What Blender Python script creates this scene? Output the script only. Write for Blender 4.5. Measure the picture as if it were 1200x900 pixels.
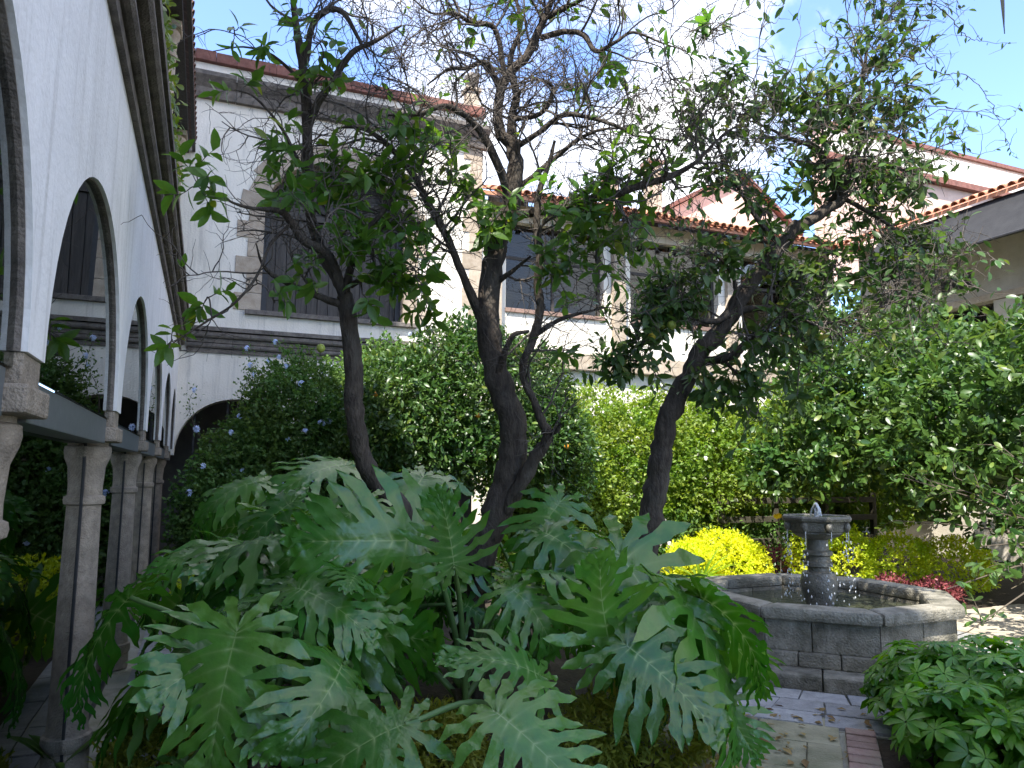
import bpy, bmesh, math, random
import numpy as np
from mathutils import Matrix, Vector
R_ = math.radians
random.seed(7); rng = np.random.default_rng(11)
for o in list(bpy.data.objects): bpy.data.objects.remove(o)
S = bpy.context.scene
COL = S.collection

# ------------------------------------------------------------------ camera
CAMH = 1.75; FPX = 860.0
_y, _p, _r = R_(22.6), R_(6.8), R_(0.4)
FWD = np.array([math.sin(_y)*math.cos(_p), math.cos(_y)*math.cos(_p), math.sin(_p)])
_rt = np.array([math.cos(_y), -math.sin(_y), 0.0]); _up = np.cross(_rt, FWD)
RT = _rt*math.cos(_r)+_up*math.sin(_r); UP = -_rt*math.sin(_r)+_up*math.cos(_r)
CAMP = np.array([0.0, 0.0, CAMH])
cd = bpy.data.cameras.new('camera'); cam = bpy.data.objects.new('camera', cd); COL.objects.link(cam)
M3 = Matrix(((RT[0], UP[0], -FWD[0]), (RT[1], UP[1], -FWD[1]), (RT[2], UP[2], -FWD[2])))
cam.matrix_world = Matrix.Translation(CAMP) @ M3.to_4x4()
cd.sensor_width = 36; cd.lens = 36*FPX/1200; cd.clip_start = 0.05; cd.clip_end = 2000
S.camera = cam
def PX(x, y, d):                       # a pixel of the 1200x900 photograph at a distance along the view axis
    return CAMP + (FWD+RT*(x-600)/FPX-UP*(y-450)/FPX)*d
def onZ(x, y, z):
    r = FWD+RT*(x-600)/FPX-UP*(y-450)/FPX
    return CAMP+r*((z-CAMH)/r[2])

# ------------------------------------------------------------------ sky, sun, exposure
SUN_AZ, SUN_EL = 45.0, 55.0            # light travels towards +x +y
w = bpy.data.worlds.new('World'); S.world = w; w.use_nodes = True
nt = w.node_tree; nt.nodes.clear(); N = nt.nodes.new; L = nt.links.new
out = N('ShaderNodeOutputWorld'); bg = N('ShaderNodeBackground'); bg.inputs['Strength'].default_value = 0.15
sky = N('ShaderNodeTexSky'); sky.sky_type = 'NISHITA'; sky.sun_disc = False
sky.sun_elevation = R_(SUN_EL); sky.sun_rotation = R_(SUN_AZ+180); sky.altitude = 2200; sky.air_density = 1.0; sky.dust_density = 0.8; sky.ozone_density = 5.0
tc = N('ShaderNodeTexCoord'); mp = N('ShaderNodeMapping'); mp.inputs['Location'].default_value = (2.35, 0.6, 1.15)
n1 = N('ShaderNodeTexNoise'); n1.inputs['Scale'].default_value = 2.1; n1.inputs['Detail'].default_value = 9; n1.inputs['Roughness'].default_value = 0.52
cr = N('ShaderNodeValToRGB'); cr.color_ramp.elements[0].position = 0.495; cr.color_ramp.elements[1].position = 0.61
mx = N('ShaderNodeMix'); mx.data_type = 'RGBA'; mx.inputs[7].default_value = (4.3, 4.3, 4.4, 1)
mlt = N('ShaderNodeMix'); mlt.data_type = 'RGBA'; mlt.blend_type = 'ADD'; mlt.inputs[0].default_value = 1.0; mlt.inputs[7].default_value = (0.2, 0.25, 0.6, 1)
L(tc.outputs['Generated'], mp.inputs['Vector']); L(mp.outputs[0], n1.inputs['Vector']); L(n1.outputs['Fac'], cr.inputs[0])
L(sky.outputs[0], mlt.inputs[6]); L(mlt.outputs[2], mx.inputs[6]); L(cr.outputs[0], mx.inputs[0])
L(mx.outputs[2], bg.inputs['Color']); L(bg.outputs[0], out.inputs['Surface'])
sd = bpy.data.lights.new('sun', 'SUN'); sd.energy = 3.8; sd.angle = R_(0.55); sd.color = (1.0, 0.94, 0.84)
sun = bpy.data.objects.new('sun', sd); COL.objects.link(sun); sun.location = (-6, -6, 14)
sdir = Vector((math.sin(R_(SUN_AZ))*math.cos(R_(SUN_EL)), math.cos(R_(SUN_AZ))*math.cos(R_(SUN_EL)), -math.sin(R_(SUN_EL))))
sun.rotation_euler = sdir.to_track_quat('-Z', 'Y').to_euler()
S.view_settings.view_transform = 'Standard'; S.view_settings.look = 'None'; S.view_settings.gamma = 1; S.view_settings.exposure = 1.85
S.render.engine = 'CYCLES'
S.cycles.transparent_max_bounces = 16; S.cycles.max_bounces = 8

# ------------------------------------------------------------------ materials
def nodes(name):
    m = bpy.data.materials.new(name); m.use_nodes = True
    t = m.node_tree; t.nodes.clear()
    return m, t, t.nodes.new, t.links.new
def mat(name, c1, c2, rough=.8, scale=6, bump=.3, bscale=60, stain=None, stain_amt=.5, stain_scale=1.2, metal=0, spec=.4, detail=6, stretch=(1,1,1), island=0, streak=0):
    m, t, N, L = nodes(name)
    o = N('ShaderNodeOutputMaterial'); b = N('ShaderNodeBsdfPrincipled'); L(b.outputs[0], o.inputs[0])
    tc = N('ShaderNodeTexCoord'); mp = N('ShaderNodeMapping'); mp.inputs['Scale'].default_value = stretch; L(tc.outputs['Object'], mp.inputs[0])
    n = N('ShaderNodeTexNoise'); n.inputs['Scale'].default_value = scale; n.inputs['Detail'].default_value = detail; n.inputs['Roughness'].default_value = .62; L(mp.outputs[0], n.inputs['Vector'])
    r = N('ShaderNodeValToRGB'); r.color_ramp.elements[0].position = .32; r.color_ramp.elements[1].position = .68
    r.color_ramp.elements[0].color = (*c1, 1); r.color_ramp.elements[1].color = (*c2, 1); L(n.outputs['Fac'], r.inputs[0])
    col = r.outputs[0]
    if stain:
        n2 = N('ShaderNodeTexNoise'); n2.inputs['Scale'].default_value = stain_scale; n2.inputs['Detail'].default_value = 8; n2.inputs['Roughness'].default_value = .65; L(mp.outputs[0], n2.inputs['Vector'])
        r2 = N('ShaderNodeValToRGB'); r2.color_ramp.elements[0].position = .5; r2.color_ramp.elements[1].position = .75; L(n2.outputs['Fac'], r2.inputs[0])
        k = N('ShaderNodeMath'); k.operation = 'MULTIPLY'; k.inputs[1].default_value = stain_amt; L(r2.outputs[0], k.inputs[0])
        x = N('ShaderNodeMix'); x.data_type = 'RGBA'; L(k.outputs[0], x.inputs[0]); L(col, x.inputs[6]); x.inputs[7].default_value = (*stain, 1); col = x.outputs[2]
    if streak:                          # rain streaks and grime runs
        mq = N('ShaderNodeMapping'); mq.inputs['Scale'].default_value = (5, 5, .35); L(tc.outputs['Object'], mq.inputs[0]); nq = N('ShaderNodeTexNoise'); nq.inputs['Scale'].default_value = 1.6; nq.inputs['Detail'].default_value = 7; nq.inputs['Roughness'].default_value = .7; L(mq.outputs[0], nq.inputs['Vector'])
        rq = N('ShaderNodeValToRGB'); rq.color_ramp.elements[0].position = .52; rq.color_ramp.elements[1].position = .8; L(nq.outputs['Fac'], rq.inputs[0]); kq = N('ShaderNodeMath'); kq.operation = 'MULTIPLY'; kq.inputs[1].default_value = streak; L(rq.outputs[0], kq.inputs[0])
        xq = N('ShaderNodeMix'); xq.data_type = 'RGBA'; L(kq.outputs[0], xq.inputs[0]); L(col, xq.inputs[6]); xq.inputs[7].default_value = (.36,.35,.33,1); col = xq.outputs[2]
    if island:
        g = N('ShaderNodeObjectInfo'); hs = N('ShaderNodeHueSaturation'); mr = N('ShaderNodeMapRange')
        mr.inputs[3].default_value = 1-island; mr.inputs[4].default_value = 1+island; L(g.outputs['Random'], mr.inputs[0]); L(mr.outputs[0], hs.inputs['Value']); L(col, hs.inputs['Color']); col = hs.outputs[0]
    L(col, b.inputs['Base Color'])
    b.inputs['Roughness'].default_value = rough; b.inputs['Metallic'].default_value = metal; b.inputs['Specular IOR Level'].default_value = spec
    if bump:
        n3 = N('ShaderNodeTexNoise'); n3.inputs['Scale'].default_value = bscale; n3.inputs['Detail'].default_value = 5; L(mp.outputs[0], n3.inputs['Vector'])
        bp = N('ShaderNodeBump'); bp.inputs['Strength'].default_value = bump; bp.inputs['Distance'].default_value = .02; L(n3.outputs['Fac'], bp.inputs['Height']); L(bp.outputs[0], b.inputs['Normal'])
    return m
def leafmat(name, c1, c2, trans=.35, rough=.38, spec=.5, tcol=None, bump=0, objrand=False, c3=None, vein=False):
    m, t, N, L = nodes(name)
    o = N('ShaderNodeOutputMaterial'); b = N('ShaderNodeBsdfPrincipled'); tr = N('ShaderNodeBsdfTranslucent'); ms = N('ShaderNodeMixShader')
    if objrand: g = N('ShaderNodeObjectInfo'); rnd = g.outputs['Random']
    else: g = N('ShaderNodeNewGeometry'); rnd = g.outputs['Random Per Island']
    r = N('ShaderNodeValToRGB'); r.color_ramp.elements[0].color = (*c1, 1); r.color_ramp.elements[1].color = (*c2, 1); L(rnd, r.inputs[0])
    if c3: e = r.color_ramp.elements.new(.93); e.color = (*c2, 1); r.color_ramp.elements[-1].color = (*c3, 1)
    col = r.outputs[0]
    tcd = N('ShaderNodeTexCoord'); n = N('ShaderNodeTexNoise'); n.inputs['Scale'].default_value = 9; n.inputs['Detail'].default_value = 4; L(tcd.outputs['Object'], n.inputs['Vector'])
    hs = N('ShaderNodeHueSaturation'); mr = N('ShaderNodeMapRange'); mr.inputs[3].default_value = .72; mr.inputs[4].default_value = 1.28; L(n.outputs['Fac'], mr.inputs[0]); L(mr.outputs[0], hs.inputs['Value']); L(col, hs.inputs['Color']); col = hs.outputs[0]
    nl = N('ShaderNodeTexNoise'); nl.inputs['Scale'].default_value = 1.7; nl.inputs['Detail'].default_value = 3; L(tcd.outputs['Object'], nl.inputs['Vector']); ml = N('ShaderNodeMapRange'); ml.inputs[1].default_value = .3; ml.inputs[2].default_value = .7; ml.inputs[3].default_value = .515; ml.inputs[4].default_value = .478; L(nl.outputs['Fac'], ml.inputs[0]); L(ml.outputs[0], hs.inputs['Hue'])
    if vein:                            # pale midrib and side veins carried by a vertex attribute
        a = N('ShaderNodeAttribute'); a.attribute_name = 'vein'; pw = N('ShaderNodeMath'); pw.operation = 'POWER'; pw.inputs[1].default_value = 5.0; L(a.outputs['Fac'], pw.inputs[0]); x = N('ShaderNodeMix'); x.data_type = 'RGBA'; L(pw.outputs[0], x.inputs[0]); L(col, x.inputs[6]); x.inputs[7].default_value = (.24, .36, .13, 1); col = x.outputs[2]
    L(col, b.inputs['Base Color']); b.inputs['Roughness'].default_value = rough; b.inputs['Specular IOR Level'].default_value = spec
    h2 = N('ShaderNodeHueSaturation'); h2.inputs['Hue'].default_value = .485; h2.inputs['Saturation'].default_value = 1.1; h2.inputs['Value'].default_value = 2.0; L(col, h2.inputs['Color']); L(h2.outputs[0], tr.inputs['Color'])
    if bump:
        nb = N('ShaderNodeTexNoise'); nb.inputs['Scale'].default_value = 26; nb.inputs['Detail'].default_value = 3; L(tcd.outputs['Object'], nb.inputs['Vector'])
        bp = N('ShaderNodeBump'); bp.inputs['Strength'].default_value = bump; bp.inputs['Distance'].default_value = .02; L(nb.outputs['Fac'], bp.inputs['Height']); L(bp.outputs[0], b.inputs['Normal'])
    ms.inputs[0].default_value = trans; L(b.outputs[0], ms.inputs[1]); L(tr.outputs[0], ms.inputs[2]); L(ms.outputs[0], o.inputs[0])
    return m
def glassmat(name, tint=(.55,.6,.6), ior=1.75):
    m, t, N, L = nodes(name)
    o = N('ShaderNodeOutputMaterial'); tr = N('ShaderNodeBsdfTransparent'); tr.inputs[0].default_value = (*tint, 1); gl = N('ShaderNodeBsdfGlossy'); gl.inputs['Roughness'].default_value = .004; gl.inputs['Color'].default_value = (.86,.9,.9,1)
    f = N('ShaderNodeFresnel'); f.inputs[0].default_value = ior; ms = N('ShaderNodeMixShader')
    tcd = N('ShaderNodeTexCoord'); n = N('ShaderNodeTexNoise'); n.inputs['Scale'].default_value = 1.1; L(tcd.outputs['Object'], n.inputs['Vector']); bp = N('ShaderNodeBump'); bp.inputs['Strength'].default_value = .02; bp.inputs['Distance'].default_value = .05; L(n.outputs['Fac'], bp.inputs['Height']); L(bp.outputs[0], gl.inputs['Normal'])
    L(f.outputs[0], ms.inputs[0]); L(tr.outputs[0], ms.inputs[1]); L(gl.outputs[0], ms.inputs[2]); L(ms.outputs[0], o.inputs[0])
    return m
MT = {}
MT['stucco'] = mat('white_stucco', (.76,.765,.77), (.84,.845,.85), .9, 3.5, .22, 38, (.60,.60,.58), .5, .9, spec=.2, streak=.75)
MT['stucco_far'] = mat('white_stucco_far', (.74,.70,.62), (.82,.78,.70), .9, 2.5, .45, 30, (.56,.52,.46), .45, .8, spec=.2, streak=.8)
MT['stone'] = mat('grey_cantera', (.21,.18,.145), (.36,.31,.25), .9, 14, .6, 90, (.10,.09,.08), .65, 3.0, spec=.25)
MT['stone_dark'] = mat('weathered_cornice_stone', (.12,.108,.10), (.23,.205,.18), .92, 10, .6, 70, (.05,.045,.04), .7, 2.2, spec=.2)
MT['stone_tan'] = mat('tan_cantera_blocks', (.33,.27,.205), (.45,.385,.31), .9, 9, .4, 60, (.25,.19,.14), .4, 2.5, spec=.2, island=.14)
MT['fount'] = mat('fountain_stone', (.14,.13,.10), (.34,.32,.265), .85, 7, 1.0, 55, (.05,.05,.032), .9, 2.4, spec=.3, island=.12)
MT['fount_wet'] = mat('wet_fountain_stone', (.085,.08,.068), (.19,.18,.15), .35, 10, .5, 60, (.04,.05,.03), .5, 4, spec=.5)
MT['paving'] = mat('grey_paving_stone', (.22,.22,.225), (.34,.34,.34), .85, 9, .5, 60, (.14,.15,.11), .5, 2.2, spec=.3, island=.15)
MT['slab'] = mat('mossy_sandstone_slab', (.17,.16,.10), (.30,.28,.19), .85, 4, .4, 50, (.09,.11,.04), .8, 1.6, spec=.3, island=.12)
MT['slab_dry'] = mat('sandstone_slab', (.32,.28,.22), (.44,.39,.31), .85, 4, .4, 50, (.22,.2,.15), .5, 1.6, spec=.3, island=.12)
MT['joint'] = mat('pale_mortar', (.22,.22,.16), (.42,.40,.34), .95, 6, .5, 80, (.08,.11,.03), .8, 3)
MT['brick'] = mat('red_brick', (.20,.125,.10), (.29,.20,.165), .9, 12, .5, 70, (.16,.15,.10), .8, 3, island=.2)
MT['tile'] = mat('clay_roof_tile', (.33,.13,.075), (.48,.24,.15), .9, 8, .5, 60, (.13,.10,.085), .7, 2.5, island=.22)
MT['tile_dark'] = mat('dark_clay_tile', (.10,.055,.04), (.19,.11,.08), .92, 8, .5, 60, (.05,.045,.04), .6, 2.5, island=.2)  # darker brown clay tile for the arcade eave and roof slab
MT['coping'] = mat('dark_red_coping', (.16,.065,.05), (.26,.12,.095), .9, 10, .4, 60, (.08,.06,.055), .5, 3, island=.15)
MT['pink'] = mat('salmon_stucco', (.60,.42,.34), (.70,.52,.43), .9, 4, .3, 40, (.45,.26,.2), .4, 1)
MT['wood_dark'] = mat('dark_shutter_wood', (.022,.020,.018), (.068,.060,.053), .6, 9, .4, 50, stretch=(3,3,.25))
MT['wood_rail'] = mat('dark_weathered_rail', (.035,.032,.022), (.07,.064,.042), .85, 14, .4, 60)
MT['metal'] = mat('painted_grey_steel', (.10,.115,.125), (.13,.145,.155), .45, 20, .05, 90, spec=.5)
MT['black'] = mat('black_steel', (.015,.016,.018), (.03,.03,.033), .5, 20, .05, 90)
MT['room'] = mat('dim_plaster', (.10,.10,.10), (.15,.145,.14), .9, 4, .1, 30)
MT['fascia'] = mat('grey_fabric_awning', (.016,.017,.02), (.026,.027,.03), .8, 5, .15, 40)
MT['beige'] = mat('beige_stucco', (.40,.36,.30), (.50,.46,.39), .9, 4, .3, 40)
MT['soil'] = mat('dark_garden_soil', (.025,.018,.012), (.06,.045,.03), .95, 16, 1.0, 40, (.05,.055,.025), .5, 2)
MT['bark'] = mat('citrus_bark', (.030,.024,.020), (.085,.070,.056), .9, 22, .9, 60, (.12,.115,.10), .45, 6, stretch=(1,1,.35), spec=.25)
MT['twig'] = mat('grey_twig', (.055,.046,.040), (.12,.104,.09), .9, 18, .2, 60)
MT['stem_dark'] = mat('shrub_stem', (.05,.04,.03), (.11,.09,.065), .9, 18, .3, 60)
MT['water'] = None
m, t, N, L = nodes('fountain_water'); o = N('ShaderNodeOutputMaterial'); b = N('ShaderNodeBsdfPrincipled'); L(b.outputs[0], o.inputs[0])
b.inputs['Base Color'].default_value = (.05,.055,.035,1); b.inputs['Roughness'].default_value = .06; b.inputs['IOR'].default_value = 1.33; b.inputs['Transmission Weight'].default_value = .0
tcn = N('ShaderNodeTexCoord'); nn = N('ShaderNodeTexNoise'); nn.inputs['Scale'].default_value = 14; L(tcn.outputs['Object'], nn.inputs['Vector']); bpn = N('ShaderNodeBump'); bpn.inputs['Strength'].default_value = .5; bpn.inputs['Distance'].default_value = .02; L(nn.outputs['Fac'], bpn.inputs['Height']); L(bpn.outputs[0], b.inputs['Normal']); MT['water'] = m
m, t, N, L = nodes('white_water'); o = N('ShaderNodeOutputMaterial'); b = N('ShaderNodeBsdfPrincipled'); L(b.outputs[0], o.inputs[0]); b.inputs['Base Color'].default_value = (.85,.88,.9,1); b.inputs['Roughness'].default_value = .15; b.inputs['Transmission Weight'].default_value = .35; b.inputs['IOR'].default_value = 1.33; MT['foam'] = m
MT['glass'] = glassmat('window_glass'); MT['glass_far'] = glassmat('loggia_glass', (.7,.68,.64), 1.45)
MT['blind'] = mat('brown_blind_slats', (.055,.038,.028), (.10,.075,.058), .7, 10, .2, 40, stretch=(.3,1,6))
MT['philo'] = leafmat('philodendron_leaf', (.028,.120,.014), (.072,.200,.026), .32, .26, .75, bump=.16, objrand=True, vein=True)
MT['petiole'] = leafmat('petiole_green', (.06,.13,.035), (.10,.18,.06), .1, .45, .4)
MT['citrus'] = leafmat('citrus_leaf', (.034,.092,.016), (.082,.18,.028), .5, .36, .5, c3=(.15,.20,.03))
MT['citrus_b'] = leafmat('lemon_leaf', (.030,.070,.018), (.062,.125,.026), .34, .42, .45, c3=(.15,.17,.03))
MT['bush'] = leafmat('orange_bush_leaf', (.025,.065,.015), (.065,.13,.026), .32, .38, .5, c3=(.14,.19,.035))
MT['plumb'] = leafmat('plumbago_leaf', (.045,.11,.025), (.11,.20,.045), .32, .5, .35)
MT['hedge'] = leafmat('jasmine_hedge_leaf', (.09,.17,.020), (.19,.28,.04), .42, .45, .4, c3=(.28,.34,.07))
MT['ficus'] = leafmat('broad_shrub_leaf', (.030,.075,.018), (.075,.15,.030), .34, .36, .5, c3=(.16,.22,.04))
MT['sche'] = leafmat('schefflera_leaf', (.040,.15,.014), (.13,.32,.028), .36, .36, .55, objrand=True)
MT['gold'] = leafmat('golden_duranta_leaf', (.42,.50,.02), (.60,.64,.03), .38, .5, .3)
MT['gold2'] = leafmat('yellow_green_duranta_leaf', (.30,.42,.03), (.54,.62,.05), .38, .5, .3)
MT['moss'] = leafmat('golden_spike_leaf', (.12,.16,.02), (.28,.29,.045), .3, .5, .3)
MT['red'] = leafmat('red_iresine_leaf', (.13,.03,.035), (.36,.11,.11), .3, .45, .4)
MT['ivy'] = leafmat('ivy_leaf', (.06,.12,.02), (.16,.22,.03), .4, .4, .4)
MT['fern'] = leafmat('fern_leaf', (.12,.22,.03), (.20,.32,.05), .45, .45, .35)
MT['lily'] = leafmat('strap_leaf', (.05,.12,.025), (.10,.2,.04), .35, .35, .5)
MT['dry'] = leafmat('dry_leaf', (.16,.10,.04), (.30,.22,.08), .1, .7, .2)
MT['palm'] = leafmat('palm_blade', (.03,.035,.03), (.05,.055,.04), .1, .5, .4)
def flat(name, c, rough=.6, trans=.0): return leafmat(name, c, tuple(v*.85 for v in c), trans, rough, .3)
MT['blue'] = flat('plumbago_petal', (.55,.62,.86), .7, .25); MT['white_fl'] = flat('white_petal', (.80,.80,.76), .7, .25)
MT['orange'] = mat('orange_rind', (.62,.24,.02), (.72,.32,.03), .45, 30, .2, 120); MT['lemon'] = mat('lemon_rind', (.62,.45,.04), (.72,.56,.07), .45, 30, .2, 120); MT['lime'] = mat('green_lemon_rind', (.22,.30,.05), (.33,.38,.07), .45, 30, .2, 120)
MT['yellow_fl'] = flat('yellow_petal', (.80,.52,.02), .6, .3)

# ------------------------------------------------------------------ building blocks
def link(name, me, m, parent=None, origin=None):
    if m is not None: me.materials.append(m) if not me.materials else None
    o = bpy.data.objects.new(name, me); COL.objects.link(o)
    if parent is not None:
        o.parent = parent
        o.matrix_parent_inverse = WM[parent.name].inverted()
    WM[o.name] = Matrix.Identity(4)
    return o
WM = {}
def thing(name, label, cat, loc=(0,0,0), group=None):
    o = bpy.data.objects.new(name, None); COL.objects.link(o); o.location = loc; o.empty_display_size = .1
    o['label'] = label; o['category'] = cat
    if group: o['group'] = group
    WM[o.name] = Matrix.Translation(loc); return o
def tag(o, label=None, cat=None, group=None, kind=None):
    if label: o['label'] = label
    if cat: o['category'] = cat
    if group: o['group'] = group
    if kind: o['kind'] = kind
    return o
class MB:
    def __init__(s): s.v = []; s.f = []
    def add(s, v, f):
        b = len(s.v); s.v += [tuple(map(float, p)) for p in v]; s.f += [tuple(i+b for i in q) for q in f]; return s
    def box(s, x0, x1, y0, y1, z0, z1):
        return s.add([(x0,y0,z0),(x1,y0,z0),(x1,y1,z0),(x0,y1,z0),(x0,y0,z1),(x1,y0,z1),(x1,y1,z1),(x0,y1,z1)],
                     [(0,3,2,1),(4,5,6,7),(0,1,5,4),(1,2,6,5),(2,3,7,6),(3,0,4,7)])
    def prism(s, pts, axis, a, b):      # pts: closed 2-D outline, extruded along axis from a to b
        n = len(pts)
        def P(p, t): return {'x': (t,p[0],p[1]), 'y': (p[0],t,p[1]), 'z': (p[0],p[1],t)}[axis]
        return s.add([P(p,a) for p in pts]+[P(p,b) for p in pts], [tuple(range(n))[::-1], tuple(range(n,2*n))]+[(i,(i+1)%n,(i+1)%n+n,i+n) for i in range(n)])
    def lathe(s, c, prof, n=20, rot=0, square=False):
        v = []; f = []
        for r, z in prof:
            for i in range(n):
                a = rot+2*math.pi*i/n; v.append((c[0]+r*math.cos(a), c[1]+r*math.sin(a), c[2]+z))
        for j in range(len(prof)-1):
            for i in range(n): f.append((j*n+i, j*n+(i+1)%n, (j+1)*n+(i+1)%n, (j+1)*n+i))
        f.append(tuple(range(n))[::-1]); f.append(tuple((len(prof)-1)*n+i for i in range(n)))
        return s.add(v, f)
    def tube(s, pts, rad, n=8, wob=0):
        v, f = tube_geo(pts, rad, n, wob); return s.add(v, f)
    def mesh(s, name, smooth=False, bevel=0, auto=None):
        me = bpy.data.meshes.new(name); me.from_pydata(s.v, [], s.f); me.validate()
        if bevel:
            bm = bmesh.new(); bm.from_mesh(me); bmesh.ops.remove_doubles(bm, verts=bm.verts, dist=1e-5)
            es = [e for e in bm.edges if len(e.link_faces) == 2 and e.calc_face_angle(0) > .5]
            bmesh.ops.bevel(bm, geom=es, offset=bevel, segments=2, affect='EDGES', profile=.6); bmesh.ops.recalc_face_normals(bm, faces=bm.faces); bm.to_mesh(me); bm.free()
        else:
            bm = bmesh.new(); bm.from_mesh(me); bmesh.ops.recalc_face_normals(bm, faces=bm.faces); bm.to_mesh(me); bm.free()
        if smooth:
            me.polygons.foreach_set('use_smooth', [True]*len(me.polygons))
            if auto: me.set_sharp_from_angle(angle=R_(auto))
        return me
    def build(s, name, m, parent=None, smooth=False, bevel=0, auto=None):
        return link(name, s.mesh(name, smooth, bevel, auto), MT[m], parent)
def tube_geo(pts, rad, n=8, wob=0, base=0):
    P = np.asarray(pts, float); k = len(P); rad = np.broadcast_to(np.asarray(rad, float), (k,))
    T = np.gradient(P, axis=0); T /= np.linalg.norm(T, axis=1)[:, None]+1e-9
    ref = np.array([0.31, 0.17, 0.93]) if abs(T[:, 2]).mean() < .8 else np.array([.95, .3, .05])
    A = np.cross(T, ref); A /= np.linalg.norm(A, axis=1)[:, None]+1e-9; B = np.cross(T, A)
    an = np.arange(n)*2*math.pi/n
    rr = rad[:, None]*np.ones(n)
    if wob: rr = rr*(1+wob*rng.normal(size=(k, n)))
    V = P[:, None, :]+rr[..., None]*(np.cos(an)[None, :, None]*A[:, None, :]+np.sin(an)[None, :, None]*B[:, None, :])
    i = np.arange(n); j = np.arange(k-1)[:, None]*n
    F = np.stack([j+i, j+(i+1) % n, j+n+(i+1) % n, j+n+i], -1).reshape(-1, 4)
    return V.reshape(-1, 3).tolist(), [tuple(q) for q in F.tolist()]
class Tubes:                            # many tubes into one mesh, quickly
    def __init__(s): s.V = []; s.F = []; s.n = 0
    def add(s, pts, rad, n=4, wob=0):
        v, f = tube_geo(pts, rad, n, wob); s.V.append(np.array(v)); s.F.append(np.array(f)+s.n); s.n += len(v)
    def build(s, name, m, parent):
        return link(name, quick(name, np.concatenate(s.V), np.concatenate(s.F), True), MT[m], parent)
def quick(name, V, F, smooth=True):
    me = bpy.data.meshes.new(name); V = np.ascontiguousarray(V, np.float32); F = np.ascontiguousarray(F, np.int32)
    me.vertices.add(len(V)); me.vertices.foreach_set('co', V.ravel())
    k = F.shape[1]; me.loops.add(F.size); me.loops.foreach_set('vertex_index', F.ravel())
    me.polygons.add(len(F)); me.polygons.foreach_set('loop_start', np.arange(0, F.size, k, dtype=np.int32)); me.polygons.foreach_set('loop_total', np.full(len(F), k, np.int32))
    if smooth: me.polygons.foreach_set('use_smooth', np.ones(len(F), bool))
    me.update(calc_edges=True); return me
def catmull(P, m=4):
    P = [np.asarray(p, float) for p in P]; P = [2*P[0]-P[1]]+P+[2*P[-1]-P[-2]]; o = []
    for i in range(1, len(P)-2):
        for t in np.arange(m)/m:
            a, b, c, d = P[i-1:i+3]; o.append(.5*(2*b+(c-a)*t+(2*a-5*b+4*c-d)*t*t+(3*b-a-3*c+d)*t**3))
    o.append(P[-2]); return np.array(o)
def leaf_t(rows=((0,.05),(.3,.85),(.6,.9),(.85,.5),(1,.02)), w=.22, fold=.25, droop=.25):
    V = []; F = []
    for t, ww in rows:
        z = -droop*t*t
        V += [(-w*ww, t, z+fold*w*ww), (0, t, z), (w*ww, t, z+fold*w*ww)]
    for j in range(len(rows)-1):
        for i in range(2): a = j*3+i; F.append((a, a+1, a+4, a+3))
    return np.array(V), np.array(F)
LEAF = leaf_t(); LEAF_S = leaf_t(((0,.15),(.5,1),(1,.1)), .26, .3, .15); LEAF_R = leaf_t(((0,.1),(.35,.8),(.7,1),(.93,.6),(1,.1)), .24, .22, .2)
LEAF_T = (np.array([(0,0,0),(-.3,.5,.08),(0,1,-.12),(.3,.5,.08)]), np.array([(0,3,2),(0,2,1)]))
LEAF_L = leaf_t(((0,.1),(.3,.9),(.6,1),(.85,.6),(1,.05)), .14, .3, .3)
def norm(a): return a/(np.linalg.norm(a, axis=-1, keepdims=True)+1e-9)
def scatter(T, P, D, Nn, sc):           # copies of a leaf at points P along D facing Nn
    V, F = T; y = norm(D); x = norm(np.cross(y, Nn)); z = np.cross(x, y); n = len(P)
    sc = np.broadcast_to(np.asarray(sc, float), (n,))
    W = P[:, None, :]+sc[:, None, None]*(V[None, :, 0:1]*x[:, None, :]+V[None, :, 1:2]*y[:, None, :]+V[None, :, 2:3]*z[:, None, :])
    FF = F[None]+(np.arange(n)*len(V))[:, None, None]
    return W.reshape(-1, 3), FF.reshape(-1, F.shape[1])
def lump(u, seed):
    r = np.random.default_rng(seed); o = np.zeros(len(u))
    for k in range(7): a = r.normal(size=3)*r.uniform(2, 6); o += np.sin(u@a+r.uniform(0, 6))
    return o/7
def shell(lobes, n, seed=1, depth=.3, bump=.22, zmin=.02):
    r = np.random.default_rng(seed); lobes = np.array(lobes, float)
    wt = (lobes[:, 3]*lobes[:, 4]+lobes[:, 4]*lobes[:, 5]+lobes[:, 3]*lobes[:, 5]); k = r.choice(len(lobes), n, p=wt/wt.sum())
    u = norm(r.normal(size=(n, 3))); rad = (1-depth*r.random(n)**1.6)*(1+bump*lump(u*1.0+k[:, None]*3.1, seed))
    P = lobes[k, :3]+u*lobes[k, 3:]*rad[:, None]
    inside = np.zeros(n, bool)
    for i, l in enumerate(lobes): inside |= (k != i) & ((((P-l[:3])/l[3:])**2).sum(1) < .5)
    keep = (P[:, 2] > zmin) & (~inside | (r.random(n) < .15)); return P[keep], norm(u/lobes[k, 3:])[keep]
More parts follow.
